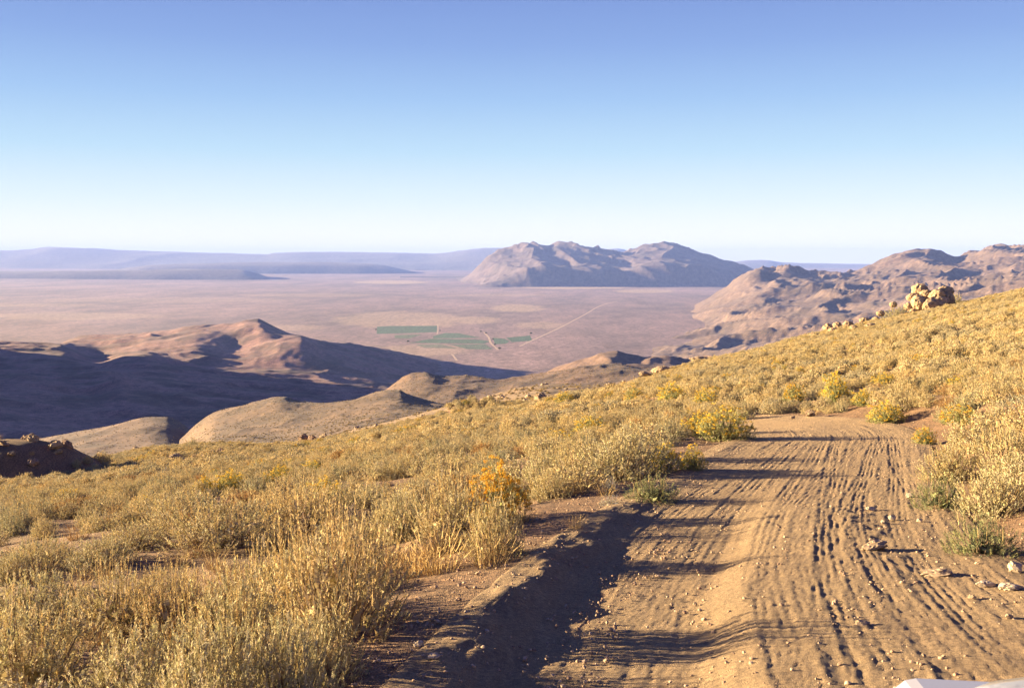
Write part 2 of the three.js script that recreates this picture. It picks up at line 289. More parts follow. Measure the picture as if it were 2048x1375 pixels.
hill('foothill', 'small rounded hill lit on top at the mouth of the canyon', terrain([
  [760, [-100, 990, 0, 970, 100, 950, 400, 945, 520, 960]],
  [1050, [-100, 940, 60, 905, 150, 890, 230, 885, 300, 880, 360, 890, 420, 915, 520, 940]],
  [1280, [-100, 915, 60, 880, 150, 862, 200, 853, 250, 842, 290, 834, 330, 833, 350, 838, 375, 855, 410, 882, 450, 905, 520, 930]],
  [1500, [-100, 925, 520, 935]],
], -100, 520, 150, 60, (x, f) => 3.5 * (ridged(x / 140, f / 160, 3) - .4) + 1 * (ridged(x / 45 + .3 * n2(x / 60, f / 90), f / 240, 3) - .4), earth(.21, .132, .084, .68, 120), 1 / 160), 'hill');
hill('foothill', 'tan foothills behind the farm shadow in the middle distance', terrain([
  [2000, [900, 850, 1000, 830, 1600, 800]],
  [2400, [900, 815, 1000, 785, 1100, 768, 1200, 752, 1300, 748, 1400, 745, 1600, 760]],
  [2750, [900, 800, 1000, 770, 1050, 758, 1100, 738, 1150, 722, 1180, 715, 1230, 703, 1255, 707, 1290, 713, 1340, 711, 1370, 717, 1405, 712, 1425, 707, 1440, 714, 1500, 735, 1600, 770]],
  [3200, [900, 810, 1600, 790]],
], 900, 1600, 200, 80, (x, f) => 15 * (ridged(x / 300 + 1, f / 390, 3) - .42) + 3 * (ridged(x / 110 + .3 * n2(x / 120, f / 150), f / 500, 3) - .4), earth(.26, .165, .115, .7, 300), 1 / 300), 'hill');
hill('foothill', 'rolling brown foothills with soft tops above the dry slope', terrain([
  [1000, [620, 900, 700, 880, 900, 850, 1100, 830, 1400, 790]],
  [1400, [620, 860, 700, 830, 780, 802, 850, 790, 950, 788, 1060, 778, 1160, 762, 1260, 752, 1400, 745]],
  [1700, [620, 850, 700, 815, 740, 797, 780, 772, 805, 756, 825, 748, 850, 746, 880, 753, 930, 751, 1000, 757, 1060, 750, 1110, 741, 1180, 731, 1240, 727, 1300, 735, 1400, 740]],
  [2050, [620, 850, 1400, 780]],
], 620, 1400, 220, 90, (x, f) => 7 * (ridged(x / 210 + 5, f / 300, 3) - .42) + 1.2 * fbm(x / 36, f / 50, 4) + 1.6 * (ridged(x / 80 + .3 * n2(x / 90, f / 120), f / 420, 3) - .4), earth(.21, .132, .084, .66, 160), 1 / 200), 'hill');
hill('foothill', 'golden brown foothill with a dark shaded crest in the middle', terrain([
  [300, [250, 1010, 400, 960, 600, 925, 900, 890, 1150, 870]],
  [520, [250, 980, 330, 935, 380, 908, 450, 893, 600, 885, 700, 873, 800, 858, 900, 842, 1000, 826, 1150, 815]],
  [850, [250, 970, 330, 925, 370, 900, 400, 878, 430, 858, 500, 848, 600, 838, 700, 822, 800, 815, 900, 820, 1000, 812, 1150, 800]],
  [1150, [250, 960, 330, 908, 365, 874, 390, 848, 415, 830, 440, 819, 480, 811, 520, 800, 560, 793, 600, 800, 650, 803, 700, 798, 740, 787, 775, 780, 798, 780, 815, 788, 860, 803, 900, 812, 950, 808, 1000, 800, 1150, 790]],
  [1450, [250, 950, 1150, 840]],
], 250, 1150, 260, 130, (x, f) => 4.5 * (ridged(x / 150 + f / 300, f / 330, 3) - .42) * ss(400, 700, f) + .8 * fbm(x / 22, f / 30, 4) + .9 * (ridged(x / 48 + .3 * n2(x / 60, f / 90), f / 260, 3) - .4) * ss(350, 600, f), earth(.205, .13, .075, .62, 90), 1 / 120), 'hill');
hill('stony_bench', 'dry stony slope just beyond the near bushes', terrain([
  [95, [400, 1010, 600, 960, 800, 915, 1000, 880, 1200, 845, 1450, 800]],
  [150, [400, 960, 600, 915, 800, 868, 1000, 830, 1200, 800, 1450, 762]],
  [205, [400, 945, 500, 917, 600, 897, 700, 873, 800, 850, 900, 829, 1000, 806, 1100, 787, 1200, 783, 1300, 765, 1450, 740]],
  [265, [400, 950, 500, 918, 600, 889, 700, 864, 800, 840, 850, 828, 900, 813, 950, 801, 1000, 787, 1040, 777, 1090, 770, 1150, 770, 1200, 771, 1250, 763, 1300, 754, 1450, 735]],
  [330, [400, 980, 1450, 790]],
], 400, 1450, 240, 110, (x, f) => .8 * fbm(x / 22, f / 22, 4), earth(.36, .25, .14, .78, 30), 1 / 40), 'slope');

// ---------------------------------------------------------------- the near hillside and the road
const soilTex = noiseTex(1024, (u, v) => { const a = tile(u, v, 90, 4), b = tile(u + .2, v + .1, 14, 4); const k = .72 + .38 * a + .22 * b; return [k, k * .97, k * .93]; });
const soilBump = noiseTex(1024, (u, v) => { const a = tile(u, v, 120, 4), b = tile(u + .2, v + .1, 26, 4); const k = .5 + .5 * a + .4 * b; return [k, k, k]; }, false);
const soilMat = mat({ color: 0xffffff, vertexColors: true, map: soilTex, bumpMap: soilBump, bumpScale: .02 });
const soilColor = (x, y, f) => { const k = 1 + .25 * fbm(x / 1.7, f / 1.7, 4), s = ss(-.1, .4, fbm(x / 5 + 3, f / 5, 3)); return [mix(.36, .30, s) * k, mix(.225, .20, s) * k, mix(.125, .105, s) * k]; };
{
  const g = sheet(320, 290, (a, b) => {
    const px = -1500 + 5200 * a, q = Math.pow(b, 1.0), fr = 1.5 * Math.pow(230 / 1.5, q), f = fr - 7.5 * (1 - ss(0, .5, q)) * 1, x = (px - 1024) / F * (fr + 5 * (1 - q));
    let h = hillH(x, f);
    if (f < 90) { const [s, t] = roadNear(x, f); h -= .13 * ss(halfW(s) - .05, halfW(s) - .55, Math.abs(t)); }
    return P(x, h + .03 * fbm(x * 1.9, f * 1.9, 3), f);
  }, soilColor, 1 / 1.6);
  tag(top(new THREE.Mesh(g, soilMat), 'hillside'), 'brown soil of the near hillside between the bushes', 'hillside', null, 'structure');
}
// dirt road: ruts, a lower left lane, tyre tracks with tread, washboard and loose ridges
const tracks = [ // lateral start, drift per metre, width, depth, tread length, from, to
  [.12, -.012, .26, .030, .085, 0, 40], [.52, .004, .24, .034, .075, 0, 24], [.86, .010, .2, .026, .06, 0, 30], [1.34, -.004, .22, .03, .09, 0, 30], [-.78, .022, .3, .03, .09, 0, 60], [-1.35, .03, .26, .022, .08, 4, 60],
  [-.2, .055, .2, .02, .05, 8, 40], [.35, .05, .2, .022, .05, 10, 44], [1.75, -.035, .2, .018, .045, 8, 34], [1.1, -.06, .18, .016, .05, 12, 44], [-1.1, .03, .18, .014, .05, 12, 60], [.75, -.03, .2, .02, .05, 14, 60],
];
function roadRelief(s, t) {
  let h = .010 * fbm(s * .4, t * .7, 3) + .004 * fbm(s * 1.6 + 3, t * 2.6, 3) + .003 * fbm(s * 6, t * 9, 2) + .0025 * n2(s * 19, t * 21) + .0025 * n2(s * 37 + 5, t * 39);
  h += .0042 * n2(s * .25, t * 5.5) * ss(-.3, .5, n2(s * .25 + 7, t * .9)) + .0016 * n2(s * .3 + 4, t * 13);             // lines along the road
  const near = ss(21, 14, s), edge = -.30 + .14 * fbm(s * .35 + 8, 2, 2) + .012 * (s - 12);   // the lower left lane; the camera stands about 6.5 m along
  const wl = halfW(s);
  h -= .13 * near * ss(edge + .25, edge - .2, t) * ss(-wl - .1, -wl + .75, t);
  h += .045 * near * Math.exp(-(((t + wl - .15) / .3) ** 2)) * (.6 + 1.6 * fbm(s * 1.1 + 2, t * 1.5, 3));   // loose soil pushed to the left edge
  // broken shelf right of the middle
  const sh = .95 + .2 * Math.sin(s * .55) + .1 * fbm(s * 1.3, 5, 3); h += .018 * ss(19, 17, s) * ss(13, 15.5, s) * ss(sh + .05, sh - .10, t + .12 * n2(s * 3, t * 3)) * ss(-.1, .4, t);
  for (const [t0, dt, w, dep, len, a, b] of tracks) {
    const c = t0 + dt * (s - 11) + .05 * Math.sin(s * .31 + t0 * 5), q = (t - c) / (w / 2);
    if (Math.abs(q) < 1.7 && s > a && s < b) {
      const g = ss(1.05, .8, Math.abs(q)), fade = ss(a, a + 1.5, s) * ss(b, b - 3, s) * (.45 + .55 * ss(-.3, .3, n2(s * .35 + t0 * 9, t0)));
      const lug = (ss(-.25, .25, Math.sin(TAU * (s / len + .32 * Math.abs(q)) + (q > 0 ? 1.9 : 0))) - .5) * (Math.abs(q) < .12 ? 0 : 1) * ss(22, 12, s), rib = .34 * Math.cos(q * Math.PI * 3.5) * ss(10, 14, s) * ss(60, 20, s);
      h += .85 * fade * dep * (-.10 * g + .17 * lug * g + .3 * rib * g + .14 * Math.exp(-(((Math.abs(q) - 1.25) / .25) ** 2)));
    }
  }
  // gravel ridges along both edges
  const w = halfW(s);
  h += .02 * Math.exp(-(((t + w - .25) / .22) ** 2)) + .018 * Math.exp(-(((t - w + .2) / .25) ** 2)) * (1 + .8 * fbm(s * 1.2, 9, 2));
  return h;
}
const gravelTex = noiseTex(1024, (u, v) => { const a = tile(u, v, 150, 3), b = tile(u + .4, v + .2, 22, 4), c = tile(u + .1, v + .7, 330, 2); const k = .74 + .26 * a + .16 * b + .26 * c; return [k, k * .985, k * .96]; });
const gravelBump = noiseTex(1024, (u, v) => { const a = tile(u, v, 190, 3), c = tile(u + .1, v + .7, 400, 2); const k = .5 + .55 * a + .35 * c; return [k, k, k]; }, false);
const roadMat = mat({ color: 0xffffff, vertexColors: true, map: gravelTex, bumpMap: gravelBump, bumpScale: .022 });
function roadPoint(s, t) { const u = clamp(s / roadLen), p = roadCurve.getPointAt(u), g = roadCurve.getTangentAt(u); return [p.x + g.z * t, p.z - g.x * t]; }
function roadH(s, t) { const w = halfW(s), e = ss(w - .35, w + .12, Math.abs(t)); return roadPlane(s, t) + roadRelief(s, t) * (1 - .6 * e) + .012 - .30 * ss(w + .0, w + .32, Math.abs(t)); }
{
  const NU = 300, NV = 760, cut = 8.2; // metres along where the picture starts
  const frames = [];
  for (let j = 0; j <= NV; j++) { const b = j / NV, s = b < .04 ? cut * b / .04 : cut + (roadLen - cut - .5) * Math.pow((b - .04) / .96, 1.7); const u = s / roadLen, p = roadCurve.getPointAt(u), g = roadCurve.getTangentAt(u); frames.push([s, p, g]); }
  const g = sheet(NU, NV, (a, b) => { const [s, p, tn] = frames[Math.round(b * NV)], t = (a - .5) * 2 * (halfW(s) + .32); return P(p.x + tn.z * t, roadH(s, t), p.z - tn.x * t); },
    (x, y, f) => { const k = 1 + .14 * fbm(x * .9, f * .9, 4) + .1 * fbm(x * 5, f * 5, 2), w = ss(-.2, .4, fbm(x / 3, f / 3 + 6, 3)); return [mix(.60, .64, w) * k, mix(.425, .46, w) * k, mix(.24, .26, w) * k]; }, 1 / .9);
  tag(top(new THREE.Mesh(g, roadMat), 'dirt_road'), 'rutted gravel track curving away to the left', 'road', null, 'structure');
}

// ---------------------------------------------------------------- stones
function stoneGeo(sd, detail, rough, facet) {
  seed(sd); const g = new THREE.IcosahedronGeometry(1, detail), p = g.attributes.position, v = new THREE.Vector3(), o = R(0, 100);
  const cuts = []; for (let i = 0; i < 9; i++) { const d = new THREE.Vector3(R(-1, 1), R(-1, 1), R(-1, 1)).normalize(); cuts.push([d, R(.68, .95)]); }
  const col = new Float32Array(p.count * 3);
  for (let i = 0; i < p.count; i++) {
    v.fromBufferAttribute(p, i).normalize(); let r = 1 + rough * (n3(v.x * 1.3 + o, v.y * 1.3, v.z * 1.3) * .55 + n3(v.x * 3.1, v.y * 3.1 + o, v.z * 3.1) * .25 + n3(v.x * 8, v.y * 8 + o, v.z * 8) * .09);
    for (const [d, c] of cuts) { const q = v.dot(d) * r; if (q > c) r *= mix(1, c / q, facet); }
    const k = .9 + .22 * n3(v.x * 2.4 + o, v.y * 2.4, v.z * 2.4) + .16 * n3(v.x * 9, v.y * 9, v.z * 9 + o), li = ss(.25, .5, n3(v.x * 3.3 - o, v.y * 3.3, v.z * 3.3));
    col[3 * i] = k * mix(1, .62, li); col[3 * i + 1] = k * mix(1, .6, li); col[3 * i + 2] = k * mix(1, .52, li);
    v.multiplyScalar(r); p.setXYZ(i, v.x, v.y, v.z);
  }
  g.setAttribute('color', new THREE.BufferAttribute(col, 3)); g.computeVertexNormals(); return g;
}
const boulderGeos = [], rockGeos = [], pebbleGeos = [];
for (let i = 0; i < 6; i++) boulderGeos.push(stoneGeo(100 + i, 10, .26, .45));
for (let i = 0; i < 5; i++) rockGeos.push(stoneGeo(140 + i, 5, .6, 1));
for (let i = 0; i < 3; i++) pebbleGeos.push(stoneGeo(170 + i, 1, .5, 1));
const stoneBump = noiseTex(512, (u, v) => { const k = .5 + .6 * tile(u, v, 30, 4); return [k, k, k]; }, false);
const boulderMat = mat({ color: rgb(.40, .285, .17), vertexColors: true, bumpMap: stoneBump, bumpScale: .03 });
const rockMat = mat({ color: rgb(.36, .265, .175), vertexColors: true });
const darkRockMat = mat({ color: rgb(.28, .18, .115), vertexColors: true });
const paleRockMat = mat({ color: rgb(.48, .39, .28), vertexColors: true });
function stone(name, label, category, group, px, py, w, h, d, { m = rockMat, geos = rockGeos, sink = .12, k = 0, depth = 1 } = {}) { // photo centre, size in photo pixels, distance
  seed(px * 31 + py * 17 + 5);
  const o = new THREE.Mesh(geos[(k + Math.floor(R(0, 50))) % geos.length], m), rx = w / 2 / F * d, ry = h / 2 / F * d;
  o.scale.set(rx, ry * 1.06, mix(rx, ry, .4) * depth); o.rotation.set(R(-.12, .12), R(0, 0.6) + (rnd() < .5 ? Math.PI : 0), R(-.12, .12));
  const x = (px - 1024) / F * d; o.position.set(x, EYE - (py - HORIZON) / F * d, -d);
  tag(top(o, name), label, category, group); return o;
}
function stoneOn(name, label, category, group, px, pyBase, w, h, opt = {}) { const [x, f] = hit(px, pyBase); const [s, t] = roadNear(x, f); const lift = Math.abs(t) < halfW(s) - .1 && f < 60 ? (roadH(s, t) - hillH(x, f)) / f * F : 0; return stone(name, label, category, group, px, pyBase - h * .36 - lift, w, h, f, opt); }

// boulder pile on the hill crest
const PD = hit(1855, 622)[1];
for (const [lab, px, py, w, h, dd] of [
  ['round pale boulder capping the left of the boulder pile', 1841, 575, 30, 23, 1.2],
  ['rounded boulder capping the right of the boulder pile', 1887, 577, 30, 20, 1.4],
  ['tilted boulder just below the right cap of the pile', 1871, 586, 31, 22, -.4],
  ['small wedged boulder between the two capping boulders', 1852, 583, 24, 18, .4],
  ['small boulder on the left shoulder of the pile', 1826, 591, 19, 17, .6],
  ['tall egg shaped boulder at the front left of the pile', 1838, 604, 29, 31, -.8],
  ['large round boulder at the front middle of the pile', 1858, 608, 30, 29, -1.6],
  ['broad boulder at the front right of the pile', 1876, 604, 36, 30, -1],
  ['shaded boulder forming the right end of the pile', 1892, 598, 24, 31, .3],
  ['small boulder leaning at the lower left of the pile', 1820, 613, 16, 17, -.3],
  ['low stone lying below the lower left of the pile', 1829, 621, 15, 11, -1],
  ['little boulder perched behind the left shoulder of the pile', 1834, 588, 16, 14, .8],
  ['hidden core boulder in the middle of the pile', 1862, 595, 40, 36, 1.6],
]) stone('boulder', lab, 'boulder', 'boulders of the pile on the crest', 1862 + (px - 1860) * 1.12, 616 + (py - 615) * .92, w * 1.12, h * .98, PD + dd, { m: boulderMat, geos: boulderGeos });
for (const [lab, px, py, w, h] of [
  ['leftmost boulder of the row on the crest', 1656, 663, 20, 18], ['rounded second boulder of the crest row', 1675, 656, 18, 15], ['widest boulder near the right of the crest row', 1697, 656, 23, 17],
  ['low dark boulder in front of the crest row', 1669, 665, 23, 12], ['small rightmost boulder of the crest row', 1708, 661, 17, 13], ['flat slab left of the crest boulder row', 1630, 674, 23, 10], ['small flat stone at the left foot of the crest row', 1611, 682, 16, 7],
  ['pale stone on the crest just left of the pile', 1787, 612, 16, 11], ['pale stone between two shrubs below the pile', 1761, 630, 17, 11], ['long flat pale stone right of the crest row', 1730, 643, 23, 9], ['short flat stone near the long pale one', 1752, 640, 16, 8],
  ['half buried flat boulder on the slope below the crest', 1742, 655, 28, 10], ['dark stone below the boulder pile', 1809, 634, 18, 12], ['dark flat rock on the crest far left of the row', 1400, 722, 44, 11], ['brown rock outcrop at the low end of the crest', 1322, 744, 40, 14], ['brown rock beside the low outcrop', 1290, 751, 26, 10],
]) stoneOn('boulder', lab, 'boulder', 'boulders along the crest', px, py, w, h, { m: boulderMat, geos: boulderGeos });
for (const [lab, px, py, w, h, m] of [
  ['large left rock of the left hillside outcrop', 351, 926, 33, 22, boulderMat], ['rock at the front of the left hillside outcrop', 368, 933, 26, 16, darkRockMat], ['upright rock in the middle of the left hillside outcrop', 388, 927, 17, 20, boulderMat], ['broad rock right of the upright one', 407, 922, 25, 16, boulderMat],
  ['pointed rock near the right of the left outcrop', 424, 917, 21, 20, boulderMat], ['dark rock at the right end of the left outcrop', 441, 912, 24, 19, darkRockMat], ['small stone at the lower left of the outcrop', 346, 936, 16, 8, boulderMat], ['dark stone apart from the left hillside outcrop', 302, 942, 18, 13, darkRockMat],
  ['blocky rock standing at the edge of the slope', 607, 886, 23, 21, darkRockMat], ['dark rock leaning on the blocky rock', 624, 884, 18, 17, darkRockMat], ['small rock right of the blocky pair', 647, 878, 19, 12, boulderMat],
  ['pointed triangular rock beside the far bend', 1082, 806, 30, 24, boulderMat], ['low slab at the foot of the triangular rock', 1065, 812, 38, 10, boulderMat], ['small pale stone on the bare ground past the bend', 1203, 806, 9, 8, paleRockMat],
  ['tiny white stone on the left slope', 549, 916, 8, 7, paleRockMat], ['small stone on the left edge of the slope', 272, 899, 18, 7, boulderMat], ['small stone near the distant green shrub', 368, 892, 14, 7, boulderMat],
]) stoneOn('rock', lab, 'rock', 'rocks on the hillside', px, py, w, h, { m });
// mound of rubble on the left edge
seed(77);
const rubble = [];
for (let i = 0; i < 60; i++) {
  const a = R(0, TAU), r = Math.sqrt(rnd()) * 4.7, x = -25.6 + Math.cos(a) * r, f = 50 + Math.sin(a) * r * .95;
  if (x > -21.4 || f > 50.5 || x / f < -.56) continue;
  const o = new THREE.Mesh(rockGeos[i % 5], i % 3 ? darkRockMat : boulderMat), k = R(.12, .34);
  o.scale.set(k * 1.3, k * .8, k); o.rotation.set(R(-.4, .4), R(0, 6), R(-.4, .4)); o.position.set(x, groundAt(x, f) + k * .25, -f);
  tag(top(o, 'rock'), '', 'rock', 'rubble on the dark mound at the left edge'); rubble.push(o);
}
const ORD = ['first', 'second', 'third', 'fourth', 'fifth', 'sixth', 'seventh', 'eighth', 'ninth', 'tenth', 'eleventh', 'twelfth', 'thirteenth', 'fourteenth', 'fifteenth', 'sixteenth', 'seventeenth', 'eighteenth', 'nineteenth', 'twentieth'], ord = (i) => i < 20 ? ORD[i] : (['twenty', 'thirty', 'forty', 'fifty', 'sixty'][Math.floor((i + 1) / 10) - 2] + ((i + 1) % 10 ? ' ' + ORD[i % 10] : '')) ;
rubble.sort((a, b) => a.position.x / -a.position.z - b.position.x / -b.position.z).forEach((o, i) => { o.userData.label = `${o.material === boulderMat ? 'pale' : 'brown'} broken rock on the dark mound, ${ord(i)} from the left edge`; });
for (const [lab, px, py, w, h, m] of [
  ['white stone lying on the right half of the road', 1785, 1041, 15, 11, paleRockMat], ['flat pale stone at the right road edge', 1820, 997, 19, 9, paleRockMat], ['round cream stone on the right verge', 2031, 1148, 26, 23, paleRockMat], ['half buried flat slab on the right of the road', 1876, 1152, 60, 15, rockMat],
  ['thin pale slab near the right frame edge', 1971, 1175, 44, 12, paleRockMat], ['long pale slab beside the cream stone', 2021, 1184, 54, 15, paleRockMat], ['broad embedded stone in the middle of the road', 1751, 1103, 54, 18, rockMat], ['low stone lying between the tyre tracks', 1725, 1254, 30, 12, rockMat],
  ['low pale stone left of the white stone', 1742, 1022, 22, 8, paleRockMat], ['tiny pale stone near the white stone', 1766, 1049, 9, 7, paleRockMat], ['small stone right of the white stone', 1840, 1046, 11, 8, paleRockMat], ['pale rock at the foot of the far bank', 1621, 834, 24, 15, boulderMat], ['small stone at the far road edge', 1586, 838, 10, 7, rockMat],
  ['white stone at the lower left road shoulder', 868, 1328, 26, 14, paleRockMat], ['pale stone on the left road shoulder', 838, 1292, 20, 12, paleRockMat], ['grey stone in the shade of the big bush', 700, 1345, 28, 14, rockMat], ['small stone on the right verge below the slabs', 1945, 1200, 16, 10, rockMat], ['small brown stone near the right frame edge', 2018, 1240, 18, 10, rockMat],
]) stoneOn('stone', lab, 'stone', 'loose stones on and beside the road', px, py, w, h, { m });
// gravel: loose pebbles on the road and its shoulders
{
  const N = [6000, 6000, 5000], tints = [[.40, .28, .18], [.46, .34, .23], [.33, .22, .145], [.48, .37, .26]], G = new THREE.Group();
  N.forEach((n, v) => {
    seed(300 + v); const im = new THREE.InstancedMesh(pebbleGeos[v], mat({ color: 0xffffff, vertexColors: true }), n), M = new THREE.Object3D(); im.name = 'pebbles';
    for (let i = 0; i < n; i++) {
      const s = 9 + 27 * rnd() ** 1.7, w = halfW(s); let t = rnd() < .45 ? -w + R(-.9, 1.2) ** 1 : R(-w - .7, w + .8);
      if (Math.abs(t) < w - .3 && n2(s * .8, t * 1.2) < -.25) t += .5;
      const [x, f] = roadPoint(s, t), k = .003 + .0125 * rnd() ** 5;
      const y = EYE + (Math.abs(t) < w ? Math.max(roadH(s, t), hillH(x, f) - .1) : hillH(x, f) + .01);
      M.position.set(x, y + k * .25, -f); M.scale.set(k * R(.9, 1.5), k * R(.6, .95), k * R(.8, 1.3)); M.rotation.set(R(-.5, .5), R(0, 6), R(-.5, .5)); M.updateMatrix(); im.setMatrixAt(i, M.matrix);
      const c = tints[Math.floor(R(0, 3.25))], q = R(.85, 1.15); im.setColorAt(i, rgb(c[0] * q, c[1] * q, c[2] * q));
    }
    G.add(im);
  });
  tag(top(G, 'gravel'), 'loose gravel scattered over the dirt road and its shoulders', 'gravel', null, 'stuff');
}
// scattered stones on the dry bench beyond
{
  seed(55); const n = 420, im = new THREE.InstancedMesh(rockGeos[0], rockMat, n), M = new THREE.Object3D(), ray = new THREE.Raycaster(), bench = scene.getObjectByName('stony_bench'); bench.updateMatrixWorld();
  // nearest bench vertex gives the height
  const p = bench.geometry.attributes.position; let c = 0;
  while (c < n) { const i = Math.floor(R(0, p.count)), px = 1024 + p.getX(i) / -p.getZ(i) * F, d = -p.getZ(i); if (d < 150 || d > 275 || (fbm(p.getX(i) / 14, d / 14, 2) < .12 && rnd() < .85)) continue; const k = .12 + .55 * rnd() ** 3; M.position.set(p.getX(i) + R(-.3, .3), p.getY(i) + k * .2, p.getZ(i)); M.scale.set(k * 1.25, k * .8, k); M.rotation.set(R(-.3, .3), R(0, 6), R(-.3, .3)); M.updateMatrix(); im.setMatrixAt(c++, M.matrix); }
  tag(top(im, 'scree'), 'scattered small stones on the dry bench beyond the bushes', 'scree', null, 'stuff');
}

// ---------------------------------------------------------------- plants
class Leaves {                   // many small faces with their own colours
  constructor() { this.p = []; this.c = []; }
  tri(a, b, c, k) { this.p.push(a.x, a.y, a.z, b.x, b.y, b.z, c.x, c.y, c.z); for (let i = 0; i < 3; i++) this.c.push(k[0], k[1], k[2]); }
  leaf(o, d, l, w, k, n) {       // a narrow folded blade, mostly facing n
    const s = new THREE.Vector3(R(-1, 1), R(-1, 1), R(-1, 1)).addScaledVector(n ?? d, 1.3).cross(d).normalize().multiplyScalar(w / 2), m = o.clone().addScaledVector(d, l * .5), e = o.clone().addScaledVector(d, l);
    const a = m.clone().add(s), b = m.clone().sub(s); this.tri(o, a, e, k); this.tri(o, e, b, k);
  }
  fleck(o, d, l, w, k, n) { const s = new THREE.Vector3(R(-1, 1), R(-1, 1), R(-1, 1)).addScaledVector(n ?? d, 1.3).cross(d).normalize().multiplyScalar(w / 2); this.tri(o.clone().sub(s), o.clone().add(s), o.clone().addScaledVector(d, l), k); }
  stem(a, b, r0, r1, k) {        // three-sided tapering stick
    const d = b.clone().sub(a).normalize(), u = new THREE.Vector3(.3, .2, 1).cross(d).normalize(), v = d.clone().cross(u), q = [];
    for (let i = 0; i < 3; i++) { const t = i / 3 * TAU, o = u.clone().multiplyScalar(Math.cos(t)).addScaledVector(v, Math.sin(t)); q.push([a.clone().addScaledVector(o, r0), b.clone().addScaledVector(o, r1)]); }
    for (let i = 0; i < 3; i++) { const j = (i + 1) % 3; this.tri(q[i][0], q[j][0], q[j][1], k); this.tri(q[i][0], q[j][1], q[i][1], k); }
  }
  geo() { const g = new THREE.BufferGeometry(); g.setAttribute('position', new THREE.Float32BufferAttribute(this.p, 3)); g.setAttribute('color', new THREE.Float32BufferAttribute(this.c, 3)); return g; }
}
const V = (x, y, z) => new THREE.Vector3(x, y, z);
const leafMat = new THREE.MeshPhysicalMaterial({ color: 0xffffff, vertexColors: true, roughness: .95, side: THREE.DoubleSide, specularIntensity: .25, transmission: .2, thickness: 0 });
const twigMat = mat({ color: 0xffffff, vertexColors: true, side: THREE.DoubleSide });
const jit = (c, a) => { const k = 1 + R(-a, a); return [c[0] * k * (1 + R(-.06, .06)), c[1] * k, c[2] * k * (1 + R(-.12, .12))]; };
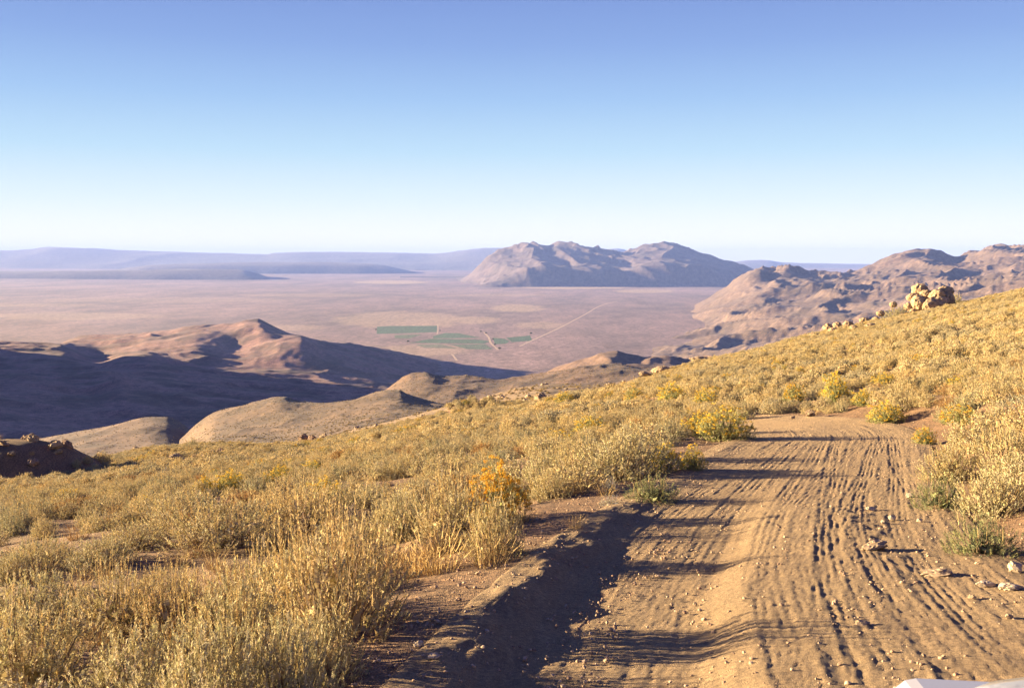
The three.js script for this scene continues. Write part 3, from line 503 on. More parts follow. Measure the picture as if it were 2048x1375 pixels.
// every plant is about 1 m across and 0.75 m tall before it is scaled
function shrub(sd, o) {
  seed(sd); const F_ = new Leaves(), B = new Leaves(), S = new Leaves(), ph = R(0, 9), r = .5, h = o.h ?? .62;
  const lobe = (a, e) => 1 + .26 * n3(Math.cos(a) * 1.3 + ph, Math.sin(a) * 1.3, e * 1.5) + .16 * n3(Math.cos(a) * 3 + ph, Math.sin(a) * 3 - ph, e * 3);
  for (let i = 0; i < o.stems; i++) { const a = R(0, TAU), e = R(.2, 1.4), L = lobe(a, e) * R(.55, .9), p = V(Math.cos(a) * Math.cos(e) * r * L, Math.sin(e) * h * L, Math.sin(a) * Math.cos(e) * r * L), m = V(p.x * .6 + R(-.03, .03), p.y * .35, p.z * .6 + R(-.03, .03)), k = jit(o.bark, .2); B.stem(V(p.x * .1, -.06, p.z * .1), m, .012, .008, k); B.stem(m, p, .008, .003, k); }
  for (let i = 0; i < o.shoots; i++) {
    const a = R(0, TAU), e = Math.asin(clamp(R(-.12, 1))), L = lobe(a, e), rr = .5 + .5 * Math.sqrt(rnd());
    const q = V(Math.cos(a) * Math.cos(e), Math.sin(e), Math.sin(a) * Math.cos(e)), p = V(q.x * r * L * rr, Math.max(.015, q.y * h * L * rr), q.z * r * L * rr);
    const d = q.clone().multiplyScalar(.55).add(V(R(-.35, .35), .75, R(-.35, .35))).normalize(), len = R(.6, 1.2) * o.len, c0 = jit(o.leaf[Math.floor(R(0, o.leaf.length))], .14);
    if (o.twig) F_.fleck(p, d, len, .006, o.bark);
    for (let j = 0; j < o.per; j++) { const t = (j + rnd()) / o.per, b = p.clone().addScaledVector(d, len * t), ld = d.clone().multiplyScalar(.75).add(V(R(-.9, .9), R(-.5, .8), R(-.9, .9))).normalize(), l = o.l * R(.7, 1.25), k = jit(c0, .12); o.two ? F_.leaf(b, ld, l, o.w, k, q) : F_.fleck(b, ld, l, o.w, k, q); }
  }
  for (let i = 0; i < (o.core ?? 110); i++) { const a = R(0, TAU), e = Math.asin(R(0, 1)), L = lobe(a, e) * R(.2, .62); F_.fleck(V(Math.cos(a) * Math.cos(e) * r * L, Math.sin(e) * h * L, Math.sin(a) * Math.cos(e) * r * L), V(R(-1, 1), R(-.3, 1), R(-1, 1)).normalize(), R(.1, .15), .09, jit(o.leaf[0], .15)); }   // crowded leaves inside
  for (let i = 0; i < (o.stalks ?? 0); i++) { // upright flowering stalks
    const a = R(0, TAU), rr = Math.sqrt(rnd()) * .92, L = lobe(a, 1), x = Math.cos(a) * rr * r * L, z = Math.sin(a) * rr * r * L, y = Math.sqrt(Math.max(0, 1 - rr * rr)) * h * L * .8;
    const d = V(x * .35 + R(-.1, .1), 1, z * .35 + R(-.1, .1)).normalize(), len = R(.16, .36) * (o.stalkLen ?? 1), b = V(x, y, z), t = b.clone().addScaledVector(d, len), k = jit(o.straw, .2);
    S.fleck(b, d, len, .007, k); S.fleck(b, d, len, .007, k);
    for (let j = 0; j < o.seeds; j++) { const u = R(.25, 1), ld = d.clone().multiplyScalar(1.1).add(V(R(-.6, .6), R(-.2, .5), R(-.6, .6))).normalize(); S.fleck(b.clone().addScaledVector(d, len * u), ld, R(.014, .03) * (o.seedSize ?? 1), .009 * (o.seedSize ?? 1), jit(o.straw, .2)); }
  }
  for (let i = 0; i < (o.heads ?? 0); i++) {  // flat-topped flower heads
    const a = R(0, TAU), e = Math.asin(R(.25, 1)), L = lobe(a, e) * 1.03, b = V(Math.cos(a) * Math.cos(e) * r * L, Math.sin(e) * h * L + .02, Math.sin(a) * Math.cos(e) * r * L);
    if (n3(b.x * 5 + ph, b.y * 5, b.z * 5) < (o.patch ?? -1)) continue;
    for (let j = 0; j < o.headFlecks; j++) { const q = V(R(-1, 1) * o.headR, R(-.4, .7) * o.headR, R(-1, 1) * o.headR); S.fleck(b.clone().add(q), V(R(-.7, .7), R(.2, 1), R(-.7, .7)).normalize(), o.headL * R(.7, 1.2), o.headL * .8, jit(o.flower, .18)); }
  }
  return { foliage: F_.geo(), stems: B.geo(), tops: S.p.length ? S.geo() : null };
}
const SAGE = [[.41, .345, .185], [.375, .325, .19], [.45, .36, .185], [.335, .295, .18]], BARK = [.17, .115, .07], STRAW = [.52, .40, .19];
const base = { leaf: SAGE, bark: BARK, straw: STRAW, h: .62 };
const hi = (sd, o) => shrub(sd, { ...base, stems: 46, shoots: 600, per: 15, len: .12, l: .028, w: .0125, two: false, twig: true, stalks: 60, seeds: 16, ...o });
const mid = (sd, o) => shrub(sd, { ...base, stems: 22, shoots: 400, per: 10, len: .11, l: .034, w: .022, two: false, stalks: 7, seeds: 8, seedSize: 1.8, ...o });
const low = (sd, o) => shrub(sd, { ...base, stems: 8, shoots: 400, per: 5, len: .10, l: .055, w: .042, two: false, stalks: 4, seeds: 5, seedSize: 3, ...o });
const GREEN = [[.27, .27, .11], [.31, .29, .115], [.235, .245, .11]], YELLOW = [.62, .42, .05], OCHRE = [.58, .335, .035];
const kinds = {
  sageHi: [hi(1, { leaf: [[.43, .365, .195], [.39, .345, .20], [.47, .385, .195]], stalks: 30 }), hi(2, { stalks: 60, stalkLen: 1.2, shoots: 540 }), hi(3, { stalks: 8, shoots: 660, h: .56, leaf: [[.41, .36, .205], [.37, .335, .205], [.45, .38, .205]] }), hi(4, { stalks: 80, stalkLen: 1.3, shoots: 520, leaf: [[.44, .35, .18], [.41, .335, .18], [.48, .375, .19]] })],
  sageMid: [mid(11, {}), mid(12, { stalks: 18, stalkLen: 1.1 }), mid(13, { stalks: 10 }), mid(14, { stalks: 12, leaf: [[.44, .35, .18], [.41, .335, .18], [.37, .315, .18]] }), mid(15, { leaf: [[.32, .295, .18], [.355, .315, .185], [.29, .265, .16]], stalks: 16 })],
  rabbitHi: [hi(21, { leaf: GREEN, stalks: 0, heads: 330, headFlecks: 22, headR: .032, headL: .022, flower: OCHRE, l: .045, w: .007, h: .72 }), hi(22, { leaf: GREEN, stalks: 0, heads: 260, headFlecks: 20, headR: .03, headL: .022, flower: YELLOW, l: .045, w: .009, patch: -.02 })],
  rabbitMid: [mid(31, { leaf: GREEN, stalks: 0, heads: 190, headFlecks: 11, headR: .035, headL: .03, flower: YELLOW, w: .016, l: .06, patch: -.55 }), mid(32, { leaf: GREEN, stalks: 0, heads: 160, headFlecks: 10, headR: .035, headL: .03, flower: OCHRE, w: .016, l: .06, patch: -.4 })],
  silver: [hi(41, { leaf: [[.40, .38, .30], [.36, .35, .27]], stalks: 14, straw: [.42, .38, .42], shoots: 190, l: .03, w: .013 })],
  green: [hi(51, { leaf: [[.19, .205, .10], [.23, .225, .10], [.16, .18, .09]], stalks: 10, shoots: 420, l: .04, w: .009 })],
  brown: [mid(61, { leaf: [[.30, .19, .085], [.25, .165, .08], [.35, .22, .09]], stalks: 20 })],
};
const farKinds = [low(71, {}), low(72, { stalks: 10 }), low(73, { leaf: [[.42, .34, .18], [.385, .325, .18]], stalks: 6 }), low(74, { leaf: [[.32, .285, .175], [.355, .31, .18]], stalks: 6 })];
// dry grass tuft and bare twig bush
function tuft(sd, n, wob, c) { seed(sd); const L = new Leaves(); for (let i = 0; i < n; i++) { const a = R(0, TAU), r = Math.sqrt(rnd()) * .3, b = V(Math.cos(a) * r, -.02, Math.sin(a) * r), l = R(.35, .8), m = V(b.x * 1.5 + R(-wob, wob), l * .6, b.z * 1.5 + R(-wob, wob)), e = V(m.x * 1.4 + R(-wob, wob), l, m.z * 1.4 + R(-wob, wob)), w = V(R(-1, 1), 0, R(-1, 1)).normalize().multiplyScalar(.006), k = jit(c, .22); L.tri(b.clone().sub(w), b.clone().add(w), m, k); L.tri(m.clone().sub(w), m.clone().add(w), e, k); } return L.geo(); }
const tuftGeos = [tuft(81, 150, .08, [.50, .36, .15]), tuft(82, 150, .12, [.44, .31, .13])];
function twigs(sd) { seed(sd); const L = new Leaves(); for (let i = 0; i < 60; i++) { let p = V(R(-.06, .06), -.03, R(-.06, .06)), a = R(0, TAU), d = V(Math.cos(a) * R(.4, 1), R(.5, 1.1), Math.sin(a) * R(.4, 1)).normalize(), r = .011; const k = jit([.26, .20, .15], .25); for (let j = 0; j < 5; j++) { const q = p.clone().addScaledVector(d, R(.07, .15)); if (q.y < 0) q.y = .02; L.stem(p, q, r, r * .75, k); if (rnd() < .7) L.stem(q, q.clone().add(V(R(-.12, .12), R(0, .1), R(-.12, .12))), r * .5, .002, k); p = q; r *= .75; d.add(V(R(-.5, .5), R(-.55, .2), R(-.5, .5))).normalize(); } } return L.geo(); }
const twigGeo = twigs(91);

const footprints = [];           // [x, forward, radius] of plants placed one by one
function plant(name, label, category, group, kind, x, f, width, height, turn, tint) {
  const g = new THREE.Group(), add = (n, geo, m) => { const q = new THREE.Mesh(geo, m); q.name = n; g.add(q); };
  if (kind === tuftGeos || kind.isBufferGeometry) { const q = new THREE.Mesh(kind.isBufferGeometry ? kind : kind[0], twigMat); q.scale.set(width, height / .62, width); q.position.set(x, groundAt(x, f), -f); q.rotation.y = turn; tag(top(q, name), label, category, group); return q; }
  add('foliage', kind.foliage, leafMat); add('branches', kind.stems, twigMat); if (kind.tops) { add(name === 'rabbitbrush' ? 'flowers' : 'flower_stalks', kind.tops, leafMat); g.children[2].userData.kind = 'stuff'; }
  g.scale.set(width, height / .66, width * .95); g.position.set(x, groundAt(x, f) - .02, -f); g.rotation.y = turn;
  tag(top(g, name), label, category, group); return g;
}
seed(500);
// plants that stand out in the photo: kind, photo column and row of the base, width and height in photo pixels
for (const [name, label, kind, px, py, w, h] of [
  ['sagebrush', 'large stalky sagebrush at the left road edge with a dark right side', kinds.sageHi[3], 670, 1272, 310, 260],
  ['sagebrush', 'tall pale stalked sagebrush merging with the large roadside bush', kinds.sageHi[1], 520, 1272, 270, 180],
  ['sagebrush', 'sagebrush low at the lower left with a bare brown patch on its right', kinds.sageHi[0], 470, 1350, 270, 225],
  ['sagebrush', 'sagebrush at the bottom edge nearest the road', kinds.sageHi[2], 570, 1430, 230, 250],
  ['sagebrush', 'sagebrush cut by the bottom edge left of the bare patch', kinds.sageHi[2], 420, 1470, 300, 270],
  ['sagebrush', 'low shaded sagebrush under the right side of the large stalky bush', kinds.sageHi[0], 640, 1362, 190, 170],
  ['sagebrush', 'stalky sagebrush in front of the dark gap at the lower left', kinds.sageHi[3], 350, 1268, 230, 128],
  ['sagebrush', 'pinkish stalked sagebrush left of the dark gap', kinds.sageHi[1], 235, 1262, 230, 140],
  ['sagebrush', 'sagebrush cut by the lower left corner of the picture', kinds.sageHi[0], 60, 1400, 330, 230],
  ['sagebrush', 'bushy sagebrush at the bottom edge left of the road', kinds.sageHi[2], 290, 1420, 300, 210],
  ['sagebrush', 'leafy sagebrush at the left edge above the corner bush', kinds.sageHi[2], 70, 1270, 260, 160],
  ['sagebrush', 'broad sagebrush behind the dark gap on the left', kinds.sageHi[1], 450, 1092, 240, 105],
  ['sagebrush', 'bright stalked sagebrush above the middle of the dark gap', kinds.sageHi[3], 600, 1068, 220, 100],
  ['sagebrush', 'sagebrush directly left of the bare twig bush', kinds.sageHi[0], 655, 1040, 150, 80],
  ['sagebrush', 'rounded greenish sagebrush left of the golden grass', kinds.sageHi[2], 800, 1080, 130, 120],
  ['sagebrush', 'stalky sagebrush just below the ochre rabbitbrush', kinds.sageHi[1], 905, 1085, 190, 150],
  ['sagebrush', 'leafy sagebrush at the road edge below the ochre rabbitbrush', kinds.sageHi[0], 990, 1115, 140, 135],
  ['rabbitbrush', 'ochre flowered rabbitbrush beside the left road edge', kinds.rabbitHi[0], 995, 1048, 125, 112],
  ['twig_bush', 'tangled bare grey twig bush among the sagebrush', twigGeo, 715, 1045, 100, 62],
  ['grass_tuft', 'golden dry grass at the road edge beside the big bush', tuftGeos[0], 880, 1142, 130, 85],
  ['grass_tuft', 'thin golden grass nearest the road below the sagebrush', tuftGeos[1], 980, 1130, 110, 70],
  ['grass_tuft', 'dry grass clump between the golden grass and the big bush', tuftGeos[0], 830, 1150, 90, 70],
  ['sagebrush', 'dark based sagebrush right of the ochre rabbitbrush', kinds.sageHi[2], 1090, 985, 130, 95],
  ['sagebrush', 'large rounded sagebrush left of the two yellow tufts', kinds.sageHi[2], 1250, 958, 190, 115],
  ['sagebrush', 'broad sagebrush behind the large rounded one', kinds.sageMid[2], 1285, 925, 150, 85],
  ['sagebrush', 'sagebrush between the rabbitbrush and the rounded bush', kinds.sageHi[0], 1165, 950, 140, 85],
  ['rabbitbrush', 'left of two small yellow tufts at the road bend', kinds.rabbitHi[1], 1330, 945, 74, 58],
  ['rabbitbrush', 'right of two small yellow tufts at the road bend', kinds.rabbitHi[1], 1385, 942, 56, 54],
  ['green_shrub', 'olive shrub on the road edge below the two yellow tufts', kinds.green[0], 1305, 998, 110, 55],
  ['rabbitbrush', 'wide yellow topped bush at the inside of the road bend', kinds.rabbitHi[1], 1450, 880, 115, 68],
  ['rabbitbrush', 'yellowish bush left of the wide one at the bend', kinds.rabbitMid[0], 1400, 872, 80, 50],
  ['sagebrush', 'dark shaded sagebrush left of the bend bushes', kinds.sageMid[4], 1340, 880, 70, 55],
  ['silver_herb', 'silvery grey herb on the left road shoulder', kinds.silver[0], 1220, 984, 44, 34],
  ['silver_herb', 'low silvery herb nearest the road shoulder', kinds.silver[0], 1222, 1010, 52, 26],
  ['grass_tuft', 'small dark brown tuft on the shaded shoulder', tuftGeos[1], 1150, 1058, 46, 34],
  ['green_shrub', 'grey green bush on the right verge near the frame edge', kinds.green[0], 1965, 1110, 145, 92],
  ['sagebrush', 'sagebrush above the grey green bush on the right bank', kinds.sageHi[2], 1990, 1030, 150, 110],
  ['green_shrub', 'green tinged shrub at the right road edge', kinds.green[0], 1880, 1018, 110, 80],
  ['sagebrush', 'pale sagebrush on the right bank above the green tinged shrub', kinds.sageHi[0], 1905, 962, 130, 90],
  ['sagebrush', 'stalky pale sagebrush at the right frame edge', kinds.sageHi[1], 2020, 945, 150, 110],
  ['sagebrush', 'rounded sagebrush on the right bank behind the road edge', kinds.sageMid[0], 1960, 900, 120, 80],
  ['rabbitbrush', 'small orange tinged bush at the right road corner', kinds.rabbitMid[1], 1850, 888, 50, 40],
  ['rabbitbrush', 'long yellow topped bush on the right bank', kinds.rabbitMid[1], 1925, 848, 90, 42],
  ['rabbitbrush', 'low yellow bush behind the far road edge', kinds.rabbitMid[0], 1772, 845, 80, 44],
  ['rabbitbrush', 'bright yellow tall bush on the slope past the bend', kinds.rabbitMid[0], 1672, 806, 58, 62],
  ['rabbitbrush', 'orange yellow bush left of the tall yellow one', kinds.rabbitMid[1], 1590, 806, 48, 44],
  ['rabbitbrush', 'yellow bush above the bend on the left', kinds.rabbitMid[0], 1410, 815, 52, 40],
  ['rabbitbrush', 'greenish yellow bush beside the yellow bush above the bend', kinds.rabbitMid[0], 1345, 808, 66, 44],
  ['rabbitbrush', 'dull yellow bush at the edge of the bare ground', kinds.rabbitMid[1], 1268, 808, 46, 40],
  ['rabbitbrush', 'small yellow bush behind the triangular rock', kinds.rabbitMid[0], 1130, 806, 44, 24],
  ['rabbitbrush', 'yellow patch of bush left of the rounded sagebrush', kinds.rabbitMid[0], 1180, 872, 70, 40],
  ['rabbitbrush', 'faint yellow bush left of the yellow patch', kinds.rabbitMid[0], 1120, 892, 66, 34],
  ['rabbitbrush', 'dark gold bush on the brow below the hill', kinds.rabbitMid[1], 818, 868, 62, 20],
  ['rabbitbrush', 'gold bush left of the dark gold brow bush', kinds.rabbitMid[1], 712, 892, 46, 20],
  ['rabbitbrush', 'yellow streak of bush on the left slope', kinds.rabbitMid[0], 632, 916, 60, 18],
  ['rabbitbrush', 'long low yellow bush far down the left slope', kinds.rabbitMid[0], 500, 946, 80, 20],
  ['rabbitbrush', 'orange low bush near the middle of the left slope', kinds.rabbitMid[1], 430, 955, 50, 20],
  ['rabbitbrush', 'gold bush near the left edge below the mound', kinds.rabbitMid[1], 100, 1022, 60, 22],
  ['rabbitbrush', 'pale yellow bush right of the gold left edge bush', kinds.rabbitMid[0], 160, 1012, 50, 18],
  ['rabbitbrush', 'yellow bush above the right bank near the frame edge', kinds.rabbitMid[0], 1770, 770, 50, 26],
  ['olive_shrub', 'dark olive shrub spreading left of the boulder pile', kinds.green[0], 1790, 630, 48, 26],
  ['olive_shrub', 'dark olive shrub hugging the left foot of the pile', kinds.green[0], 1806, 618, 30, 26],
  ['olive_shrub', 'dark shrub at the shaded right end of the pile', kinds.green[0], 1913, 608, 30, 26],
  ['olive_shrub', 'small green shrub at the far edge of the left slope', kinds.green[0], 385, 896, 20, 24],
]) {
  const [x, f] = hit(px, py), W = w / F * f, H = h / F * f;
  const far = f > 26 && kind.foliage; let k = kind;
  if (far && kind === kinds.green[0]) k = kinds.sageMid[4];
  plant(name, label, name === 'grass_tuft' ? 'grass' : name === 'silver_herb' ? 'herb' : 'bush', null, k, x, f, W * .96, H * .86, R(0, 6));
  footprints.push([x, f, W * .42]);
}
// the rest of the sagebrush: the largest 230 in view are plants of their own, the others one mass
seed(900);
const spots = [];
for (const [px, py, k] of [[480, 1135, .62], [560, 1125, .62], [640, 1110, .6], [720, 1085, .5], [400, 1150, .6], [300, 1185, .4], [150, 1190, .4], [40, 1130, .35], [250, 1080, .35], [420, 1040, .3], [830, 1000, .3], [1080, 1010, .4], [1340, 905, .4]]) { const [x, f] = hit(px, py); footprints.push([x, f, k]); }   // bare dark gaps
for (let f = 3.2, row = 0; f < 175; row++) {
  const cell = mix(1.2, .66, ss(8, 26, f)), u0 = f < 30 ? -1.15 : -.66, u1 = f < 20 ? .8 : .62;
  for (let x = u0 * f; x < u1 * f; x += cell) {
    const X = x + R(-.4, .4) * cell, Fw = f + R(-.45, .45) * cell, px = 1024 + X / Fw * F;
    const size = mix(.45, 1.05, rnd() ** 1.5) * mix(1.25, .82, ss(9, 26, Fw)) * (1 + .35 * fbm(X / 6, Fw / 6, 2)), [s, t] = Fw < 85 ? roadNear(X, Fw) : [99, 99];
    if (Fw > Dc(clamp(px, -400, 2300)) + 14 || Math.hypot(X, Fw) < 4.2) continue;
    const w = halfW(s) + (t < 0 ? mix(.95, .45, ss(14, 22, s)) : .35) + .28 * size;
    if (s < 35 || (s > 45 && s < 51)) { if (Math.abs(t) < w) continue; }
    if (t < 0 && Fw < 9.5 && X > -1.35 - (Fw - 5) * .05 + .25) continue;          // bare shoulder beside the near road
    if (X > .2 && Fw < 3.6) continue;                                           // the parked car
    if (fbm(X / 3.1 + 20, Fw / 3.1, 3) < mix(-.12, -.28, ss(10, 40, Fw)) && rnd() < .9) continue;          // bare gaps
    if (Math.hypot(X + 25.4, Fw - 50) < 4.4 || Math.hypot((X - (1858 - 1024) / F * PD) / 4.6, (Fw - PD + 2.5) / 4.5) < 1) continue;
    if (footprints.some(([a, b, r]) => Math.hypot(X - a, Fw - b) < r + size * .28)) continue;
    spots.push([X, Fw, size, R(.34, .52) * (.5 + .5 * size), s, t, px]);
  }
  f += cell * .92;
}
const inView = (q) => { const py = HORIZON - (hillH(q[0], q[1]) + .3) / q[1] * F; return q[6] > 0 && q[6] < 2048 && py < 1420; };
spots.sort((a, b) => (inView(b) ? b[2] / b[1] : 0) - (inView(a) ? a[2] / a[1] : 0));
const zones = [
  [(q) => q[5] > 0 && q[1] < 60, 'sagebrush on the bank to the right of the road', 'sagebrush on the right bank'],
  [(q) => q[6] > 900, 'sagebrush between the rounded bush and the far bend, left of the road', 'sagebrush left of the bend'],
  [(q) => q[1] < 13, 'sagebrush in the thick growth at the lower left', 'sagebrush at the lower left'],
  [() => true, 'sagebrush partway down the left slope', 'sagebrush on the left slope'],
];
const own = 225, marks = [];
for (const [t, px, py] of [['the ochre rabbitbrush', 995, 1048], ['the bare twig bush', 715, 1045], ['the large stalky roadside bush', 620, 1268], ['the dark rubble mound', 60, 960], ['the left hillside outcrop', 390, 930], ['the blocky rock pair', 615, 888], ['the dark gold brow bush', 818, 868], ['the triangular rock', 1082, 806], ['the two yellow tufts', 1360, 945], ['the wide yellow bend bush', 1450, 880], ['the tall yellow slope bush', 1672, 806], ['the green tinged roadside shrub', 1880, 1018], ['the grey green verge bush', 1965, 1110], ['the pinkish stalked sagebrush', 235, 1262], ['the large rounded sagebrush', 1250, 958], ['the long low yellow bush', 500, 946], ['the gold left edge bush', 100, 1022], ['the yellow streak of bush', 632, 916], ['the corner sagebrush', 60, 1400], ['the yellow patch of bush', 1180, 872], ['the low yellow far bush', 1772, 845], ['the broad bush behind the dark gap', 450, 1120]]) marks.push([t, ...hit(px, py)]);
const told = {};
function tell(o, q, look) {      // say which one by the nearest landmark
  let best = null; for (const m of marks) { const d = Math.hypot((q[0] / q[1] - m[1] / m[2]) * 30, Math.log(q[1] / m[2]) * 12); if (!best || d < best[0]) best = [d, m]; }
  const [d, m] = best, du = (q[0] / q[1] - m[1] / m[2]) * 30, df = Math.log(q[1] / m[2]) * 12, dir = Math.abs(du) > Math.abs(df) ? (du < 0 ? 'left of' : 'right of') : (df > 0 ? 'beyond' : 'in front of');
  (told[look + '|' + dir + '|' + m[0]] ??= []).push([d, o]);
}
for (let i = 0; i < own; i++) {
  const q = spots[i], [x, f, size, h] = q, hiRes = f < 14, z = zones.find((k) => k[0](q));
  const list = hiRes ? kinds.sageHi : kinds.sageMid, r = rnd();
  const kind = !hiRes && r < .06 ? kinds.brown[0] : !hiRes && r < .11 ? kinds.rabbitMid[0] : list[hiRes ? [0, 2, 2, 1][Math.floor(R(0, 4))] : Math.floor(R(0, list.length))];
  const made = kind === kinds.rabbitMid[0] ? plant('rabbitbrush', 'yellow flecked ' + z[1].replace('sagebrush', 'bush'), 'bush', 'yellow bushes among the ' + z[2], kind, x, f, size, h, R(0, 6))
    : kind === kinds.brown[0] ? plant('brown_shrub', 'dry brown ' + z[1].replace('sagebrush', 'bush'), 'bush', 'brown bushes among the ' + z[2], kind, x, f, size, h * .8, R(0, 6))
    : plant('sagebrush', z[1], 'bush', z[2], kind, x, f, size, h, R(0, 6));
  tell(made, q, kind === kinds.rabbitMid[0] ? 'yellow flecked bush' : kind === kinds.brown[0] ? 'dry brown bush' : 'sagebrush');
}
for (const [key, list] of Object.entries(told)) { const [look, dir, mark] = key.split('|'); list.sort((a, b) => a[0] - b[0]).forEach(([, o], i) => { o.userData.label = list.length === 1 ? `${look} growing ${dir} ${mark}` : `${look}, ${ord(i)} one ${dir} ${mark}`; }); }
{
  const G = new THREE.Group(), rest = spots.slice(own), sets = {};
  for (const q of rest) { const far = q[1] > 34, n = far ? farKinds.length : kinds.sageMid.length, r = rnd(), v = !far && r < .05 ? 'brown' : r < (far ? .03 : .06) ? 'rabbit' : Math.floor(R(0, n)); (sets[(far ? 'far' : 'mid') + v] ??= []).push(q); }
  const M = new THREE.Object3D();
  for (const [key, list] of Object.entries(sets)) {
    const far = key.startsWith('far'), v = key.slice(3), k = v === 'brown' ? kinds.brown[0] : v === 'rabbit' ? kinds.rabbitMid[Math.floor(R(0, 2))] : (far ? farKinds : kinds.sageMid)[+v];
    const geo = mergeGeometries([k.foliage, k.stems, ...(k.tops ? [k.tops] : [])]), im = new THREE.InstancedMesh(geo, leafMat, list.length); im.name = 'bushes';
    list.forEach(([x, f, size, h], i) => {
      M.position.set(x, groundAt(x, f) - .02, -f); M.scale.set(size * R(.9, 1.15), h / .66 * R(.85, 1.15), size * R(.9, 1.15)); M.rotation.set(0, R(0, 6), 0); M.updateMatrix(); im.setMatrixAt(i, M.matrix);
      const a = fbm(x / 7, f / 7, 3), b = R(.86, 1.14); im.setColorAt(i, rgb((1.02 + .16 * a) * b, (1 + .08 * a) * b, (1 - .15 * a) * b));
    });
    G.add(im);
  }
  tag(top(G, 'sagebrush_scrub'), 'grey green and golden sagebrush scrub covering the rest of the hillside', 'scrub', null, 'stuff');
  console.log('spots', spots.length, Object.entries(sets).map(([k, l]) => k + ':' + l.length).join(' '));
}
// dry grass between the bushes
{
  seed(1200); const n = 500, G = new THREE.Group(), M = new THREE.Object3D();
  tuftGeos.forEach((geo) => {
    const im = new THREE.InstancedMesh(geo, twigMat, n / 2); im.name = 'tufts'; let c = 0;
    while (c < n / 2) {
      const f = 4 + 50 * rnd() ** 1.4, x = R(-.9, .62) * f; const [s, t] = roadNear(x, f);
      if (Math.abs(t) < halfW(s) + .25 + rnd() * .5 || Math.hypot(x, f) < 4 || (x > 0 && f < 3.6)) continue;
      const k = R(.25, .6); M.position.set(x, groundAt(x, f), -f); M.scale.set(k, k * R(.5, .9), k); M.rotation.set(0, R(0, 6), 0); M.updateMatrix(); im.setMatrixAt(c, M.matrix); const b = R(.7, 1.1); im.setColorAt(c++, rgb(b, b * .97, b * .92));
    }
    G.add(im);
  });
  tag(top(G, 'dry_grass'), 'thin dry grass between the bushes', 'grass', null, 'stuff');
}

// low scrub dotting the foothills beyond
{
  seed(1500); const G = new THREE.Group(), M = new THREE.Object3D();
  for (const [label, n, d0, d1, k0, k1] of [['golden brown foothill with a dark shaded crest in the middle', 9000, 330, 1160, .5, 1.3], ['rolling brown foothills with soft tops above the dry slope', 4500, 1100, 1750, .9, 1.9], ['dry stony slope just beyond the near bushes', 2200, 150, 290, .35, .9], ['small rounded hill lit on top at the mouth of the canyon', 1800, 900, 1400, .7, 1.5]]) {
    const o = scene.children.find((c) => c.userData.label === label), p = o.geometry.attributes.position, im = new THREE.InstancedMesh(mergeGeometries([farKinds[0].foliage]), leafMat, n); im.name = 'bushes';
    for (let c = 0; c < n;) { const i = Math.floor(R(0, p.count - 1)), j = i + 1, t = rnd(), x = mix(p.getX(i), p.getX(j), t), z = mix(p.getZ(i), p.getZ(j), t), y = mix(p.getY(i), p.getY(j), t); if (-z < d0 || -z > d1 || Math.abs(p.getX(i) - p.getX(j)) > 60 || fbm(x / 60, z / 60, 3) < R(-.5, .3)) continue; const k = R(k0, k1); M.position.set(x, y - .05, z); M.scale.set(k, k * .8, k); M.rotation.set(0, R(0, 6), 0); M.updateMatrix(); im.setMatrixAt(c, M.matrix); const b = R(.6, 1.0); im.setColorAt(c++, rgb(b, b * .92, b * .85)); }
    G.add(im);
  }
  tag(top(G, 'foothill_scrub'), 'tiny scrub bushes dotting the foothills', 'scrub', null, 'stuff');
}

// trees along the farm tracks
{
  const crown = farKinds[3].foliage, trunk = new THREE.CylinderGeometry(.05, .08, .5, 6), cm = mat({ color: rgb(.16, .24, .14), vertexColors: true, side: THREE.DoubleSide }), tm = mat({ color: rgb(.12, .09, .06) });
  seed(1700);
  [[962, 664, 'at the top of the winding farm track'], [972, 667, 'just below the top of the winding farm track'], [986, 679, 'beside the middle of the winding farm track'], [990, 690, 'low on the winding farm track'], [999, 698, 'at the foot of the winding farm track'], [880, 662, 'at the right end of the dark rectangular field'], [752, 660, 'at the left end of the dark rectangular field'], [816, 684, 'at the left tip of the long crop field'], [1062, 668, 'at the right end of the farm']].forEach(([px, py, where]) => {
    const [x, f] = onFloor(px, py), g = new THREE.Group(), k = R(14, 24), c = new THREE.Mesh(crown, cm), t = new THREE.Mesh(trunk, tm); c.name = 'crown'; t.name = 'trunk'; c.position.y = .22; t.position.y = .2; g.add(c, t);
    g.scale.set(k, k * .8, k); g.rotation.y = R(0, 6); g.position.copy(P(x, floorH(x, f), f)); tag(top(g, 'farm_tree'), 'tiny dark tree clump ' + where, 'tree', 'trees on the valley farm');
  });
}

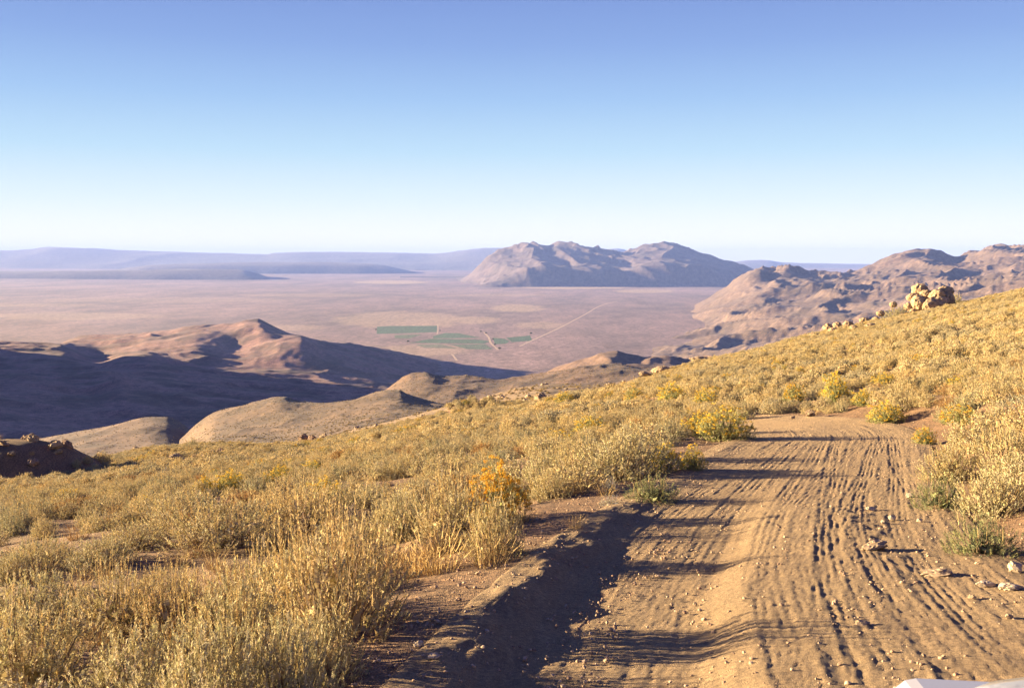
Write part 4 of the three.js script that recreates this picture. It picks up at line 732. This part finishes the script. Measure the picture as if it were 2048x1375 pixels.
// ---------------------------------------------------------------- the white car at the lower right: only a corner of its bonnet shows
{
  const car = new THREE.Group(), paint = new THREE.MeshPhysicalMaterial({ color: rgb(.33, .33, .345), roughness: .35, clearcoat: .6, clearcoatRoughness: .15 }), black = mat({ color: rgb(.03, .03, .03), roughness: .7 }), glass = new THREE.MeshPhysicalMaterial({ color: rgb(.08, .1, .1), roughness: .05, specularIntensity: 1 }), chrome = mat({ color: rgb(.6, .6, .6), roughness: .25, metalness: 1 }), lamp = new THREE.MeshPhysicalMaterial({ color: rgb(.7, .7, .68), roughness: .1, clearcoat: 1 });
  const dust = noiseTex(256, (u, v) => { const k = .9 + .18 * tile(u, v, 12, 4) - .1 * ss(.2, .4, tile(u + .4, v, 40, 2)); return [k, k * .985, k * .95]; });
  const part = (n, g, m, parent = car) => { const o = new THREE.Mesh(g, m); o.name = n; parent.add(o); return o; };
  // car space: x across (0 in the middle), y up from the ground, z along (front at -z), front bumper at z = 0
  const prof = (pts, w, bevel) => { const s = new THREE.Shape(pts.map(([z, y]) => new THREE.Vector2(z, y))); const g = new THREE.ExtrudeGeometry(s, { depth: w - 2 * bevel, bevelEnabled: true, bevelSize: bevel, bevelThickness: bevel, bevelSegments: 4 }); g.translate(0, 0, -(w - 2 * bevel) / 2); g.rotateY(-Math.PI / 2); return g; };
  part('body', prof([[.10, .42], [.08, .80], [.16, .90], [1.35, .98], [4.3, .98], [4.4, .45], [3.95, .40], [3.85, .68], [3.2, .68], [3.1, .40], [1.3, .40], [1.2, .68], [.55, .68], [.45, .40]], 1.72, .05), paint);
  const bonnet = sheet(24, 24, (a, b) => { const x = (a - .5) * 1.62, z = .03 + b * 1.22, e = Math.abs(a - .5) * 2; return V(x, .945 + .075 * b - .075 * e ** 4 - .07 * (1 - ss(0, .16, b)) ** 2 + .014 * ss(.35, .25, Math.abs(x)) + .05, z); }, null, 1);
  part('bonnet', bonnet, new THREE.MeshPhysicalMaterial({ color: rgb(.33, .33, .345), roughness: .35, clearcoat: .6, clearcoatRoughness: .15, side: THREE.DoubleSide, map: dust }));
  part('cabin', prof([[1.25, .98], [1.95, 1.62], [4.15, 1.64], [4.35, .98]], 1.5, .05), paint);
  const ws = part('windscreen', new THREE.PlaneGeometry(1.34, .84), glass); ws.position.set(0, 1.33, 1.55); ws.rotation.set(-.74, Math.PI, 0, 'YXZ');
  for (const s of [-1, 1]) {
    for (const [z, w] of [[2.25, .85], [3.2, .85]]) { const g = part('side_window', new RoundedBoxGeometry(.02, .42, w, 2, .008), glass); g.position.set(s * .757, 1.32, z); }
    const l = part('headlight', new RoundedBoxGeometry(.26, .15, .06, 3, .025), lamp); l.position.set(s * .62, .76, .03);
    const m = part('mirror', new RoundedBoxGeometry(.18, .13, .09, 3, .03), black); m.position.set(s * .9, 1.08, 1.62);
    for (const z of [.87, 3.52]) { const wh = new THREE.Group(); wh.name = 'wheel'; wh.position.set(s * .76, .34, z); car.add(wh); const ty = part('tyre', new THREE.TorusGeometry(.25, .095, 12, 32), black, wh); ty.rotation.y = Math.PI / 2; const rim = part('rim', new THREE.CylinderGeometry(.17, .17, .1, 24), chrome, wh); rim.rotation.z = Math.PI / 2; }
  }
  const gr = part('grille', new RoundedBoxGeometry(.9, .14, .05, 2, .02), black); gr.position.set(0, .74, .03);
  const bp = part('bumper', new RoundedBoxGeometry(1.76, .2, .16, 3, .05), black); bp.position.set(0, .5, .03);
  const turn = -.12; car.scale.setScalar(1.1); car.rotation.y = turn;
  // front left corner of the bonnet stands 1.8 m ahead and 0.75 m to the right of the camera
  const cx = 1.69, cf = 1.98; car.position.set(cx, -.03 + groundAt(1.6, 1) + .02, -cf);
  tag(top(car, 'parked_car'), 'white car whose bonnet corner shows at the lower right', 'car');
}
renderer.render(scene, camera);
